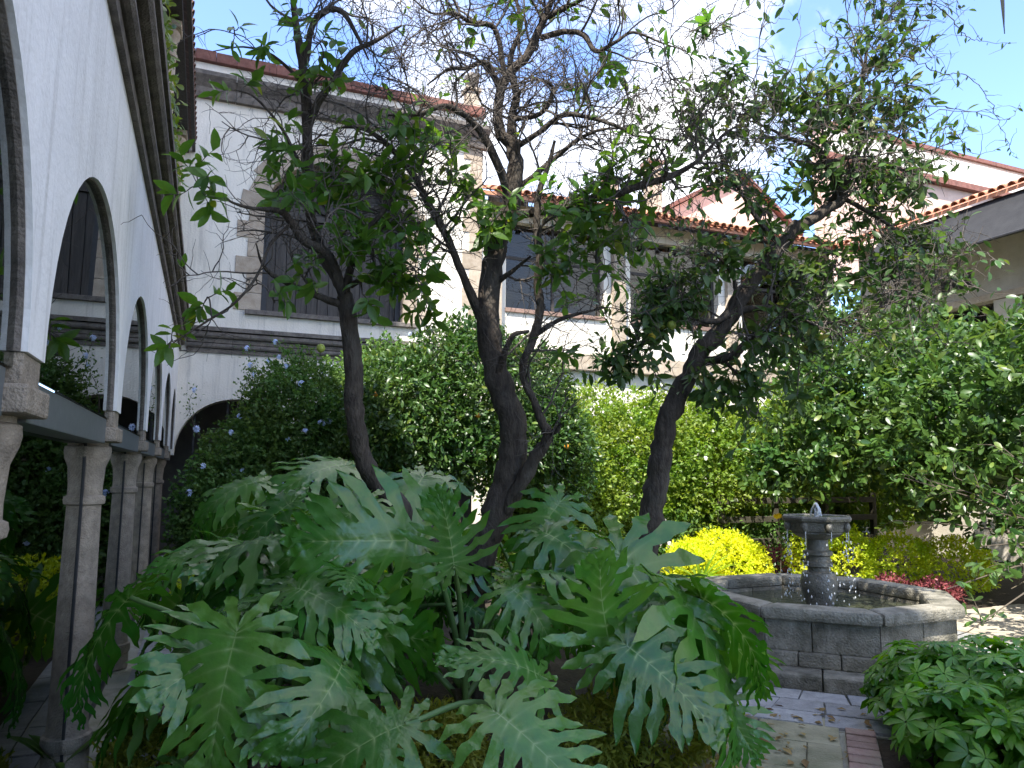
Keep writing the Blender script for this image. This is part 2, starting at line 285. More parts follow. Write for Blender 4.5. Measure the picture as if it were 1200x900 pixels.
def foliage(name, lobes, n, T, size, m, parent, seed=1, cluster=5, spread=1.0, depth=.3, bump=.22, up=.45, zmin=.02, jit=.6):
    r = np.random.default_rng(seed+99); P, O = shell(lobes, n//cluster, seed, depth, bump, zmin)
    P = np.repeat(P, cluster, 0); O = np.repeat(O, cluster, 0); k = len(P)
    tw = r.normal(size=(k, 3)); D = norm(O*.55+tw*.62*spread+np.array([0, 0, .1])); Nn = norm(O*.5+np.array([0, 0, up])+r.normal(size=(k, 3))*jit)
    P = P+O*(r.random((k, 1))-.5)*size*1.6+r.normal(size=(k, 3))*size*.25
    V, F = scatter(T, P, D, Nn, size*r.uniform(.65, 1.25, k))
    return tag(link(name, quick(name, V, F), MT[m], parent), kind='stuff')

# ================================================================== SETTING
gl = MB().add([(-300,-300,-.03),(300,-300,-.03),(300,300,-.03),(-300,300,-.03)], [(0,1,2,3)]).build('ground', 'soil'); tag(gl, kind='structure')
# arcade walk and courtyard paving, stones as pieces on a mortar bed
WALK_X0, WALK_X1 = -3.3, -.12
aw = MB().box(WALK_X0, WALK_X1, -3, 14.2, -.2, -.012).build('arcade_walk', 'joint'); tag(aw, kind='structure')
def paver(name, x0, x1, y0, y1, m, parent, z=.0, g=.008, h=.05):
    j = lambda: random.uniform(-.004, .004)
    pts = [(x0+g+j(), y0+g+j()), (x1-g+j(), y0+g+j()), (x1-g+j(), y1-g+j()), (x0+g+j(), y1-g+j())]
    zz = z+random.uniform(-.004, .004)
    return MB().prism(pts, 'z', zz-h, zz).build(name, m, parent, bevel=.006)
yy = -.4
while yy < 14.0:
    dy = random.uniform(.5, .7); xx = -.50; y1 = min(yy+dy, 14.15)
    for x1 in (-.31, -.12): paver('paving_stone', xx, x1, yy, y1, 'paving', aw, .004); xx = x1
    yy += dy
FC = np.array([5.68, 5.70])
def oct_pt(R, k, rot=R_(22.5)): a = rot+k*math.pi/4; return (FC[0]+R*math.cos(a), FC[1]+R*math.sin(a))
Q2 = math.sqrt(.5)
def uv(u, v): return (u*Q2+v*Q2, u*Q2-v*Q2)     # the path runs on the diagonal from the arcade corner to the fountain
path = MB().prism([oct_pt(2.45,k) for k in range(8)], 'z', -.2, -.02).prism([uv(.3,-1.05), uv(6.2,-1.05), uv(6.2,.26), uv(.3,.26)], 'z', -.2, -.024).box(7.6, 14, 4.9, 6.9, -.2, -.026).build('path', 'joint'); tag(path, kind='structure')
def slab(name, pts, m, z=0, sh=.012):
    c = np.mean(pts, 0); pts = [tuple(c+(np.array(p)-c)*(1-sh*2)+rng.normal(size=2)*.003) for p in pts]; zz = z+random.uniform(-.004,.004)
    return MB().prism(pts, 'z', zz-.05, zz).build(name, m, path, bevel=.006)
u = .4; k = 0
while u < 5.95:
    du = random.uniform(.48,.62)
    for v0, v1 in (((-1.04,-.45),(-.45,.09)) if k % 2 else ((-1.04,-.62),(-.62,-.12),(-.12,.09))): slab('paving_slab', [uv(u,v0), uv(u+du,v0), uv(u+du,v1), uv(u,v1)], 'slab')
    u += du; k += 1
for ring, (Ra, Rb, nn) in enumerate(((1.53, 1.83, 3), (1.83, 2.14, 4), (2.14, 2.43, 4))):
    for k in range(8):
        a0, a1 = oct_pt(Ra, k), oct_pt(Ra, k+1); b0, b1 = oct_pt(Rb, k), oct_pt(Rb, k+1); lp = lambda p, s, t: (p[0]+(s[0]-p[0])*t, p[1]+(s[1]-p[1])*t)
        sp = [0]+[(q+random.uniform(-.12,.12))/nn for q in range(1, nn)]+[1]
        for q in range(nn): slab('paving_stone', [lp(a0,a1,sp[q]), lp(a0,a1,sp[q+1]), lp(b0,b1,sp[q+1]), lp(b0,b1,sp[q])], 'paving', .008 if ring < 2 or k != 4 else .006, .016)
y = 4.92
while y < 6.8:
    x = 8.0; dy = .48
    while x < 13.5: dx = random.uniform(.5,.8); slab('paving_slab', [(x,y),(x+dx,y),(x+dx,y+dy),(x,y+dy)], 'slab_dry', .002); x += dx
    y += dy
edge = MB().prism([uv(.6,.10), uv(5.75,.10), uv(5.75,.31), uv(.6,.31)], 'z', -.15, -.022).build('brick_kerb', 'joint'); tag(edge, kind='structure')
for i in range(40):
    u = .7+i*.126; pts = [uv(u+.005,.115+random.uniform(-.004,.004)), uv(u+.118,.115), uv(u+.118,.30), uv(u+.005,.30+random.uniform(-.004,.004))]
    MB().prism(pts, 'z', -.06, .028+random.uniform(-.006,.006)).build('brick', 'brick', edge, bevel=.008)

# ================================================================== ARCADE BUILDING (left)
XF, XB, XG, XU = -.51, -.84, -.665, -.55           # wall face, wall back, glazing plane
YC = [.30, 2.72, 5.17, 7.6, 10.0, 12.4]; YEND = 14.2; ZS, ZA = 2.10, 3.08; ZC0, ZC1 = 3.84, 4.30
A = thing('arcade_building', 'white stuccoed arcade building with glazed arches on stone columns beside the walk', 'building', (XF, 6, 0))
def arched_wall(name, m, piers, z0, zs, za, ztop, face, back, axis, parent, y_start, y_end, nseg=26):
    """wall with arches between pier centres; axis 'y': wall runs along y with faces at x; axis 'x': runs along x with faces at y"""
    mb = MB(); P = (lambda s, t, z: (t, s, z)) if axis == 'y' else (lambda s, t, z: (s, t, z))
    hw = .13
    def quad(a, b, c, d): mb.add([a, b, c, d], [(0,1,2,3)])
    edges = [y_start]+[v for p in piers for v in (p-hw, p+hw)]+[y_end]
    for i in range(0, len(edges)-1):
        s0, s1 = edges[i], edges[i+1]
        if s1-s0 < .01: continue
        if i % 2 == 1 or s1-s0 < .5:    # pier
            for t in (face, back): quad(P(s0,t,zs), P(s1,t,zs), P(s1,t,ztop), P(s0,t,ztop))
            quad(P(s0,face,zs), P(s1,face,zs), P(s1,back,zs), P(s0,back,zs))
        else:
            c = (s0+s1)/2; r = (s1-s0)/2
            pts = [(c-r*math.cos(math.pi*k/nseg), zs+(za-zs)*max(0,math.sin(math.pi*k/nseg))**.96) for k in range(nseg+1)]
            for (a, za_), (b, zb_) in zip(pts, pts[1:]):
                for t in (face, back): quad(P(a,t,za_), P(b,t,zb_), P(b,t,ztop), P(a,t,ztop))
                quad(P(a,face,za_), P(b,face,zb_), P(b,back,zb_), P(a,back,za_))
    quad(P(y_start,face,ztop), P(y_end,face,ztop), P(y_end,back,ztop), P(y_start,back,ztop))
    o = mb.build(name, m, parent)
    bm = bmesh.new(); bm.from_mesh(o.data); bmesh.ops.remove_doubles(bm, verts=bm.verts, dist=1e-4); bmesh.ops.recalc_face_normals(bm, faces=bm.faces); bm.to_mesh(o.data); bm.free()
    return o
arched_wall('wall', 'stucco', YC, 0, ZS, ZA, ZC0+.02, XF, XB, 'y', A, YC[0]-.13, YEND)
MB().box(XB, XF, -4, YC[0]-.13, 0, ZC0+.02).build('end_wall', 'stucco', A)
# dark bands lining each arch; the reveal's reflected tone put into their colour
for a, b in zip(YC, YC[1:]+[YEND]):
    s0, s1 = a+.13, b-.13 if b != YEND else b
    c = (s0+s1)/2; r = (s1-s0)/2; mb = MB(); n = 26
    for k in range(n):
        for rr in (0,):
            t0, t1 = math.pi*k/n, math.pi*(k+1)/n
            q = []
            for x in (XF-.018, XU-.05):
                for t in (t0, t1):
                    for d in (.001, .009): q.append((x, c-(r-d)*math.cos(t), ZS+(ZA-ZS-d)*max(0,math.sin(t))**.96))
            mb.add(q, [(0,2,6,4),(1,5,7,3),(0,1,3,2),(4,6,7,5)])
    mb.build('arch_reveal', 'stone_dark', A)
# cornice: stepped and rounded courses
def cornice_profile(face, sgn=1):
    f = lambda d, z: (face+sgn*d, z)
    arc = lambda cz, r, d0: [f(d0+r*math.cos(t), cz+r*math.sin(t)) for t in np.linspace(-math.pi/2, math.pi/2, 6)]
    return [[f(-.1,ZC0), f(.035,ZC0), f(.035,ZC0+.075), f(-.1,ZC0+.075)], [f(-.1,ZC0+.078)]+arc(ZC0+.128,.046,.05)+[f(-.1,ZC0+.178)],
            [f(-.1,ZC0+.182), f(.07,ZC0+.182), f(.07,ZC0+.255), f(-.1,ZC0+.255)], [f(-.1,ZC0+.258)]+arc(ZC0+.32,.058,.09)+[f(-.1,ZC0+.382)],
            [f(-.1,ZC0+.386), f(.165,ZC0+.386), f(.165,ZC0+.46), f(-.1,ZC0+.46)]]
for pr in cornice_profile(XF, 1):
    y = -3.5
    while y < YEND-.2:                  # separate lengths with open joints
        y2 = min(y+random.uniform(1.2, 1.7), YEND-.16); MB().prism(pr, 'y', y+.004, y2-.004).build('cornice_stone', 'stone_dark', A); y = y2
MB().box(-.92, -.545, -3.5, YEND, ZC1, 5.0).build('parapet', 'stucco', A)
y = -3.5
while y < YEND-.1:
    y2 = min(y+.9, YEND-.02); MB().box(-.95, -.50, y+.004, y2-.004, 5.003, 5.085).build('coping_stone', 'stone_dark', A, bevel=.01); y = y2
def column(c, h, r, parent, name='column', m='stone', ab=.172, z0=0):
    cx, cy = c
    sh = MB().lathe((cx, cy, z0), [(r*1.06,.26),(r*1.04,.4),(r*1.0,.9),(r*.93,h-.46)], 20).build(name, m, parent, True, auto=40)
    MB().lathe((cx, cy, z0), [(r*1.22,.0),(r*1.22,.115),(r*1.16,.12),(r*1.3,.14),(r*1.34,.17),(r*1.3,.205),(r*1.14,.215),(r*1.1,.235),(r*1.07,.262)], 20).build('base', m, sh, True, auto=35)
    MB().lathe((cx, cy, z0), [(r*.95,h-.47),(r*1.1,h-.462),(r*1.14,h-.44),(r*1.1,h-.418),(r*.95,h-.41),(r*.94,h-.36),(r*1.02,h-.24),(r*1.22,h-.185),(r*1.28,h-.15),(r*1.25,h-.118),(r*1.1,h-.11),(r*1.1,h-.09)], 20).build('capital', m, sh, True, auto=35)
    MB().box(cx-ab, cx+ab, cy-ab, cy+ab, z0+h-.088, z0+h).build('abacus', m, sh, bevel=.012)
    return sh
for y in YC:
    column((XG, y), 2.0, .105, A)
    MB().box(XG-.135, XG+.145, y-.125, y+.125, 2.002, ZS-.002).build('impost_block', 'stone', A, bevel=.006)
# glazing
for a, b in zip(YC, YC[1:]+[YEND]):
    y0, y1 = a+.12, b-.12 if b != YEND else b-.02
    MB().box(XG-.035, XU-.005, a+.16, (b-.16 if b != YEND else b-.02), 1.90, 2.045).build('transom_beam', 'metal', A, bevel=.004)
    n = 24; c = (a+.13+(b-.13 if b != YEND else b))/2; r = ((b-.13 if b != YEND else b)-a-.13)/2+.05
    pts = [(c+r*math.cos(math.pi*k/n), 2.05+(ZA-2.05+.03)*math.sin(math.pi*k/n)) for k in range(n+1)]
    MB().prism([(p[0], p[1]) for p in pts], 'x', XU-.004, XU+.004).build('glass_pane', 'glass', A)
    MB().box(XG-.004, XG+.004, y0, y1, .02, 1.895).build('glass_pane', 'glass', A)
    MB().box(XG-.02, XG+.012, y0-.012, y0+.008, 0, 1.9).build('mullion', 'black', A)
    MB().box(XG-.02, XG+.012, y1-.008, y1+.012, 0, 1.9).build('mullion', 'black', A)
    MB().box(XG-.02, XG+.016, y0+.01, y1-.01, 0, .03).build('sill_rail', 'black', A)
# corridor behind the glass
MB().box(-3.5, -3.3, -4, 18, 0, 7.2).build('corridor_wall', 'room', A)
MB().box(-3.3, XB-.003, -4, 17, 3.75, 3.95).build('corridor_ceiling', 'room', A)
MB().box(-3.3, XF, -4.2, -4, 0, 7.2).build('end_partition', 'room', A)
# upper gallery: columns, roof slab, tiled eave
for y in (YC[2], YC[4], 13.35):
    c = column((-.72, y), 2.42, .115, A, 'gallery_column', 'stone_tan', .16, 5.09)
MB().box(-1.0, -.55, -3.5, YEND-.02, 7.515, 7.62).build('gallery_beam', 'wood_dark', A)
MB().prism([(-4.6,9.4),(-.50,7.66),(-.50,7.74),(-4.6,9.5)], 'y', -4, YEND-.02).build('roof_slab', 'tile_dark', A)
def tile_mesh(L=.42, r=.085, tk=.014):
    mb = MB(); n = 7; v = []
    for y, rr in ((0, r), (L, r*.8)):
        for q in (rr, rr-tk):
            for k in range(n+1):
                t = math.pi*k/n; v.append((q*math.cos(t), y, q*math.sin(t)))
    m = n+1; f = []
    for k in range(n):
        f += [(k,k+1,2*m+k+1,2*m+k), (m+k,3*m+k,3*m+k+1,m+k+1), (k,m+k,m+k+1,k+1), (2*m+k,2*m+k+1,3*m+k+1,3*m+k)]
    f += [(0,2*m,3*m,m), (n,m+n,3*m+n,2*m+n)]
    mb.add(v, f); return mb.mesh('roof_tile', True, auto=45)
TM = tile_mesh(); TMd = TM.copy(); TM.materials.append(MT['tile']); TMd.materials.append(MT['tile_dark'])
def put(name, me, M, parent):
    o = bpy.data.objects.new(name, me); COL.objects.link(o); o.parent = parent; o.matrix_parent_inverse = WM[parent.name].inverted(); o.matrix_basis = M; WM[o.name] = M; return o
sl = math.atan2(9.4-7.66, 4.1)
y = -1.0
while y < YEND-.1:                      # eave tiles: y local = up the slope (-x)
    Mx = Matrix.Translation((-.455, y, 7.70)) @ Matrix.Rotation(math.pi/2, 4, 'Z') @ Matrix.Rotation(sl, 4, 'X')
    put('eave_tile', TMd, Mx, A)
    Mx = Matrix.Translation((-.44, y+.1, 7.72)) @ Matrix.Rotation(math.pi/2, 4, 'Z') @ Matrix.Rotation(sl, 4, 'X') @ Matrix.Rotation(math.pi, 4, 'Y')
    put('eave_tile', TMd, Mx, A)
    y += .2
MB().box(-.50, -.445, -3.5, YEND-.02, 7.55, 7.60).build('eave_board', 'wood_dark', A)

# ================================================================== FAR BUILDING
YF = 14.2; XR = 5.18
B = thing('end_building', 'tall white building with arched shuttered window closing the courtyard', 'building', (2.5, YF, 0))
WX0, WX1, WZ0, WZS, WZA = .80, 3.55, 4.70, 6.62, 7.78     # window opening
def far_wall():
    mb = MB(); t = YF; bk = YF+.5
    def quad(x0, z0, x1, z1, x2, z2, x3, z3):
        mb.add([(x0,t,z0),(x1,t,z1),(x2,t,z2),(x3,t,z3)], [(0,1,2,3)])
    x0, x1, top = -.9, XR, 9.33
    quad(x0,ZC0, WX0,ZC0, WX0,top, x0,top); quad(WX1,ZC0, x1,ZC0, x1,top, WX1,top); quad(WX0,ZC0, WX1,ZC0, WX1,WZ0, WX0,WZ0)
    n = 28; c = (WX0+WX1)/2; r = (WX1-WX0)/2
    pts = [(c-r*math.cos(math.pi*k/n), WZS+(WZA-WZS)*math.sin(math.pi*k/n)) for k in range(n+1)]
    for (a, za), (b, zb) in zip(pts, pts[1:]):
        quad(a,za, b,zb, b,top, a,top); mb.add([(a,t,za),(b,t,zb),(b,bk,zb),(a,bk,za)], [(0,1,2,3)])
    for x in (WX0, WX1): mb.add([(x,t,WZ0),(x,t,WZS),(x,bk,WZS),(x,bk,WZ0)], [(0,1,2,3)])
    mb.add([(WX0,t,WZ0),(WX1,t,WZ0),(WX1,bk,WZ0),(WX0,bk,WZ0)], [(0,1,2,3)])
    mb.add([(x1,t,ZC0),(x1,t,top),(x1,bk+3,top),(x1,bk+3,ZC0)], [(0,1,2,3)]); mb.add([(x0,t,top),(x1,t,top),(x1,bk+3,top),(x0,bk+3,top)], [(0,1,2,3)])
    mb.build('upper_wall', 'stucco_far', B); return pts
wpts = far_wall()
arched_wall('lower_wall', 'stucco_far', [-.64, 1.64, 3.92], 0, 2.0, 3.02, ZC0+.02, YF, YF+.45, 'x', B, -.82, XR)
for x in (1.64, 3.92): column((x, YF+.22), 1.95, .12, B, ab=.19)
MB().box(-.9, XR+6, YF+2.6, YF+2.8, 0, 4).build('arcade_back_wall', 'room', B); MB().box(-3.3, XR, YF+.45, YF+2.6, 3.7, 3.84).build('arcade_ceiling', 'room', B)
for x in (-.2, .35, .95, 1.35): MB().box(x-.015, x+.015, YF+.2, YF+.24, 0, 3.05).build('grille_bar', 'black', B)
MB().box(WX0-.3, WX1+.3, YF+.55, YF+.6, WZ0-.2, WZA+.3).build('window_backing', 'black', B)
for pr in cornice_profile(YF, -1):
    x = -.4
    while x < XR+.02:
        x2 = min(x+random.uniform(1.0, 1.5), XR+.12); MB().prism(pr, 'x', x+.003, x2-.003).build('cornice_stone', 'stone_dark', B); x = x2
x = -.9
while x < XR+.05:
    x2 = min(x+1.1, XR+.1)
    MB().prism([(YF+.05,8.62),(YF-.10,8.62),(YF-.12,8.70),(YF-.12,8.80),(YF-.20,8.90),(YF-.26,8.98),(YF-.26,9.06),(YF+.05,9.06)], 'x', x+.004, x2-.004).build('upper_cornice_stone', 'stone_dark', B); x = x2
x = -.9
while x < XR-.1:
    x2 = x+.36; MB().box(x+.0015, x2-.0015, YF-.10, YF+.5, 9.335, 9.335+.2+random.uniform(-.012,.012)).build('coping_brick', 'coping', B, bevel=.012); x = x2
# finial pillar at the corner
mb = MB().box(XR-.42, XR+.0, YF-.04, YF+.38, 9.34, 9.62).box(XR-.34, XR-.06, YF+.04, YF+.32, 9.62, 9.95).box(XR-.38, XR-.02, YF, YF+.36, 9.95, 10.03)
fin = mb.build('finial_pillar', 'stone_tan', B, bevel=.01)
MB().lathe((XR-.2, YF+.18, 10.03), [(.09,0),(.07,.04),(.13,.10),(.17,.19),(.165,.28),(.11,.36),(.04,.41),(.01,.43)], 16).build('finial_ball', 'stone_dark', fin, True)
# quoins round the window and up the corner
z = WZ0-.02; k = 0
while z < WZS-.05:
    h = .36 if k % 2 else .33; z2 = min(z+h, WZS)
    wq = .46 if k % 2 == 0 else .26
    MB().box(WX0-wq, WX0+.02, YF-.022, YF+.3, z+.005, z2-.005).build('quoin_stone', 'stone_tan', B, bevel=.008)
    MB().box(WX1-.02, WX1+wq, YF-.022, YF+.3, z+.005, z2-.005).build('quoin_stone', 'stone_tan', B, bevel=.008)
    z = z2; k += 1
c = (WX0+WX1)/2; n = 13
for k in range(n):
    t0, t1 = math.pi*k/n+.006, math.pi*(k+1)/n-.006; d = .44 if k % 2 == 0 else .34
    r = (WX1-WX0)/2; hh = WZA-WZS
    P = lambda t, e: (c-(r+e)*math.cos(t), WZS+(hh+e)*math.sin(t))
    MB().prism([P(t0,-.02), P((t0+t1)/2,-.02), P(t1,-.02), P(t1,d), P(t0,d)], 'y', YF-.02, YF+.3).build('voussoir', 'stone_tan', B, bevel=.006)
z = ZC1+.05; k = 0
while z < 8.55:
    z2 = min(z+.4, 8.6); wq = .42 if k % 2 == 0 else .27
    MB().box(XR-wq, XR+.015, YF-.018, YF+.2, z+.004, z2-.004).build('quoin_stone', 'stone_tan', B, bevel=.008); z = z2; k += 1
MB().box(WX0-.25, WX1+.25, YF-.09, YF+.1, WZ0-.10, WZ0-.012).build('window_sill', 'stone_dark', B, bevel=.01)
# shutters
sh = MB().box(WX0+.02, WX1-.02, YF+.36, YF+.40, WZ0, WZS+.05).build('shutter', 'wood_dark', B)
x = WX0+.06
while x < WX1-.1:
    x2 = x+.205; MB().box(x+.007, x2-.007, YF+.325, YF+.358, WZ0+.03, WZS).build('board', 'wood_dark', sh, bevel=.006); x = x2
MB().box(WX0+.02, WX1-.02, YF+.28, YF+.35, WZS+.01, WZS+.12).build('transom', 'wood_dark', sh, bevel=.006)
MB().box(WX0+.0, WX0+.13, YF+.24, YF+.32, WZ0, WZS).build('jamb', 'black', sh); MB().box(WX1-.13, WX1, YF+.24, YF+.32, WZ0, WZS).build('jamb', 'black', sh)
MB().prism([(p[0], p[1]) for p in [(c-(1.34)*math.cos(math.pi*k/20), WZS+.12+(WZA-WZS-.15)*math.sin(math.pi*k/20)) for k in range(21)]], 'y', YF+.37, YF+.40).build('lunette_panel', 'wood_dark', sh)
for k in range(1, 6):
    t = math.pi*k/6; MB().tube([(c, YF+.33, WZS+.12), (c-1.3*math.cos(t), YF+.33, WZS+.12+1.0*math.sin(t))], .03, 6).build('lunette_rib', 'wood_dark', sh)

# ================================================================== GALLERY WING (sunlit, right of the end building)
G = thing('gallery_wing', 'sunlit white gallery wing with stone pilasters and clay tile eave', 'building', (9.5, YF, 0))
GX0, GX1 = XR+.002, 15.0; SILL = 5.22; GT = 7.15
MB().box(GX0, GX1, YF+.03, YF+.4, 0, SILL-.005).build('lower_wall', 'stucco_far', G)
MB().box(GX0, GX1, YF+.03, YF+.4, GT, 7.55).build('lintel_wall', 'stucco_far', G)
for x in np.arange(XR+.02, GX1, 1.3): MB().box(x+.004, min(x+1.296, GX1), YF-.14, YF+.028, ZC0+.12, ZC1+.03).build('cornice_stone', 'stone_tan', G, bevel=.02)
piers = [(XR+.004, 5.76), (8.16, 8.86), (11.35, 12.05), (14.3, 15.0)]
for a, b in piers:
    MB().box(a, b, YF+.03, YF+.4, SILL-.004, GT-.001).build('pier', 'stucco_far', G)
    m = (a+b)/2
    pl = MB().box(m-.16, m+.16, YF-.10, YF+.027, ZC1+.034, 7.3).build('pilaster', 'stone_tan', G, bevel=.012)
    MB().box(m-.21, m+.21, YF-.14, YF+.02, 7.05, 7.2).build('capital', 'stone_tan', pl, bevel=.02); MB().box(m-.2, m+.2, YF-.13, YF+.02, ZC1+.036, ZC1+.2).build('base', 'stone_tan', pl, bevel=.02)
for (a0, a), (b, b1) in zip(piers, piers[1:]):
    MB().box(a-.01, b+.01, YF-.02, YF+.3, SILL-.09, SILL).build('sill', 'brick', G, bevel=.008)
    wn = MB().box(a, a+.07, YF+.2, YF+.26, SILL, GT).box(b-.07, b, YF+.2, YF+.26, SILL, GT).box((a+b)/2-.03, (a+b)/2+.03, YF+.2, YF+.26, SILL, GT).box(a+.07, b-.07, YF+.205, YF+.255, 6.35, 6.42).build('window', 'wood_dark', G)
    MB().box(a+.07, b-.07, YF+.222, YF+.228, SILL, GT).build('pane', 'glass_far', wn)
    mb = MB(); z = SILL+.32
    while z < 6.9: mb.box(a+.05, b-.05, YF+.5, YF+.53, z, z+.05); z += .062
    tag(mb.build('blind', 'blind', wn), kind='stuff')
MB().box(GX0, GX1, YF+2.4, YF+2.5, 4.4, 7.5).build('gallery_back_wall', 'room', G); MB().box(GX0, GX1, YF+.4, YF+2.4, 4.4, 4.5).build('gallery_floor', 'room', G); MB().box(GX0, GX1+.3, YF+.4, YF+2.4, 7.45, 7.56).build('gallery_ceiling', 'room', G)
gs = R_(22)
MB().prism([(YF-.72,7.36),(YF+4.2,7.36+4.92*math.tan(gs)),(YF+4.2,7.46+4.92*math.tan(gs)),(YF-.72,7.44)], 'x', GX0, GX1+1.5).build('roof_slab', 'tile', G)
for x in np.arange(GX0+.15, GX1, .55): MB().prism([(YF-.66,7.25),(YF+.02,7.25+.68*math.tan(gs)),(YF+.02,7.36+.68*math.tan(gs)-.01),(YF-.66,7.345)], 'x', x, x+.1).build('rafter', 'wood_dark', G)
i = 0
for row in range(4):
    x = GX0+.1
    while x < GX1+1.2:
        yy_ = YF-.80+row*.36; zz = 7.43+.08*math.tan(gs)+row*.36*math.tan(gs)
        put('roof_tile', TM, Matrix.Translation((x+random.uniform(-.01,.01), yy_+random.uniform(-.015,.015), zz)) @ Matrix.Rotation(gs-.03, 4, 'X'), G)
        if row == 0: put('roof_tile', TM, Matrix.Translation((x+.1, yy_+.02, zz+.03)) @ Matrix.Rotation(gs-.03, 4, 'X') @ Matrix.Rotation(math.pi, 4, 'Y'), G)
        x += .2

# ================================================================== RIGHT WING with grey awning
RW = thing('awning_wing', 'beige wing under a tile eave with grey awning at the courtyard side', 'building', (15.6, 9, 0))
RX = 15.0
MB().box(RX, RX+.4, -2, YF-.9, 0, 4.0).build('lower_wall', 'beige', RW); MB().box(RX, RX+.4, -2, YF-.9, 5.35, 7.3).build('upper_wall', 'beige', RW)
for y in np.arange(-1.5, 13, 2.2):
    MB().box(RX-.03, RX+.37, y, y+.45, 4.003, 5.347).build('pier', 'beige', RW)
    MB().box(RX+.2, RX+.23, y+.453, y+2.197, 4.003, 5.347).build('window_pane', 'glass_far', RW)
    MB().box(RX-.02, RX+.1, y+.9, y+1.6, 5.75, 6.1).build('small_window', 'black', RW)
MB().box(RX-.06, RX+.1, -2, YF-.9, 5.36, 5.5).build('string_course', 'stone_tan', RW)
MB().box(RX+.41, RX+3, -2, YF-.9, 3.9, 5.4).build('dark_room', 'room', RW)
MB().prism([(RX-1.25,6.28),(RX-1.22,6.26),(RX-.45,7.28),(RX-.48,7.31)], 'y', -2, YF-2.0).build('awning', 'fascia', RW)
MB().tube([(RX-1.24, -2, 6.26), (RX-1.24, YF-2.0, 6.26)], .035, 8).build('awning_rail', 'black', RW)
MB().prism([(RX-.62,7.30),(RX+3.4,8.9),(RX+3.4,9.0),(RX-.62,7.38)], 'y', -2, YF-.75).build('roof_slab', 'tile', RW)
y = 3.0
while y < YF-.8:
    for row in range(2): put('roof_tile', TM, Matrix.Translation((RX-.68+row*.36, y+random.uniform(-.01,.01), 7.39+row*.145)) @ Matrix.Rotation(-math.pi/2, 4, 'Z') @ Matrix.Rotation(R_(21.7)-.03, 4, 'X'), RW)
    y += .2
# ================================================================== REAR ROOFS
RB = thing('rear_building', 'salmon rear building with long coped parapet above the tile roofs', 'building', (20, 18, 0))
MB().box(18.5, 34, 17.6, 18.1, 8, 13.35).build('parapet_wall', 'pink', RB)
MB().box(18.4, 34, 17.5, 18.2, 13.353, 13.5).build('coping', 'coping', RB)
MB().box(18.4, 34, 17.35, 17.597, 12.1, 12.32).build('string_course', 'coping', RB)
MB().box(18.5, 34, 17.52, 17.598, 12.33, 13.2).build('pale_band', 'stucco_far', RB)
MB().prism([(12.4,8.0),(17.8,8.0),(17.8,9.8),(15.6,11.4),(12.4,9.55)], 'y', 18.4, 22).build('gable_wall', 'pink', RB)
MB().prism([(12.1,9.42),(15.6,11.42),(15.6,11.56),(12.1,9.56)], 'y', 18.2, 22.1).build('gable_roof', 'coping', RB); MB().prism([(18.1,9.65),(15.603,11.42),(15.603,11.56),(18.1,9.79)], 'y', 18.2, 22.1).build('gable_roof', 'coping', RB)
for x, zt in ((12.1, 11.0), (10.6, 10.2)):
    ch = MB().box(x-.2, x+.2, 17.9, 18.3, 7.5, zt).build('chimney', 'stone_tan', RB, bevel=.01); MB().box(x-.27, x+.27, 17.83, 18.37, zt+.002, zt+.12).build('chimney_cap', 'brick', ch, bevel=.01)

# ================================================================== UNSEEN TOWER AND BLOCKS added behind the arcade to shade end wall and courtyard
BT = thing('unseen_shade_tower', 'unseen stone tower added behind the arcade roof to shade the end wall', 'tower', (-6.5, 8.5, 0))
TH = 23.0
MB().box(-8.5, -4.5, 6.2, 9.4, 0, TH).build('shaft', 'stone_tan', BT)
for x in (-8.5, -5.4):
    for y in (6.2, 8.5): MB().box(x, x+.9, y, y+.9, TH+.35, TH+3.1).build('belfry_pier', 'stone_tan', BT)
MB().box(-8.7, -4.3, 6.0, 9.6, TH+.003, TH+.347).build('cornice', 'stone_tan', BT); MB().box(-8.7, -4.3, 6.0, 9.6, TH+3.103, TH+3.45).build('belfry_cornice', 'stone_tan', BT)
MB().lathe((-6.5, 7.8, TH+3.453), [(1.5,0),(1.5,.4),(1.35,1.0),(1.0,1.5),(.5,1.8),(.1,1.9)], 20).build('dome', 'tile', BT, True)
CH = thing('unseen_shade_blocks', 'unseen stepped blocks added behind the arcade building to shade the courtyard', 'church', (-9, -6, 0))  # unseen mass added to cast shade; stepped heights chosen for the shadow edge
for nm, y0, y1, h in (('shade_wall_back', -20, -10.02, 14.5), ('shade_wall_tall', -10, -4.0, 20.6), ('shade_wall_mid', -3.98, -.5, 13.6), ('shade_wall_low', -.48, 6.18, 11.8)):
    w_ = MB().box(-14, -4.5, y0, y1, 0, h).build(nm, 'stone_tan', CH); MB().box(-14.1, -4.42, y0, y1, h+.003, h+.4).build('cornice', 'stone_tan', w_)
for y in (-16, -12, -3.2, 2): MB().box(-4.497, -3.9, y, y+1.0, 0, 10).build('buttress', 'stone_tan', CH); MB().box(-4.497, -4.46, y+1.4, y+2.2, 7, 10).build('window', 'black', CH)

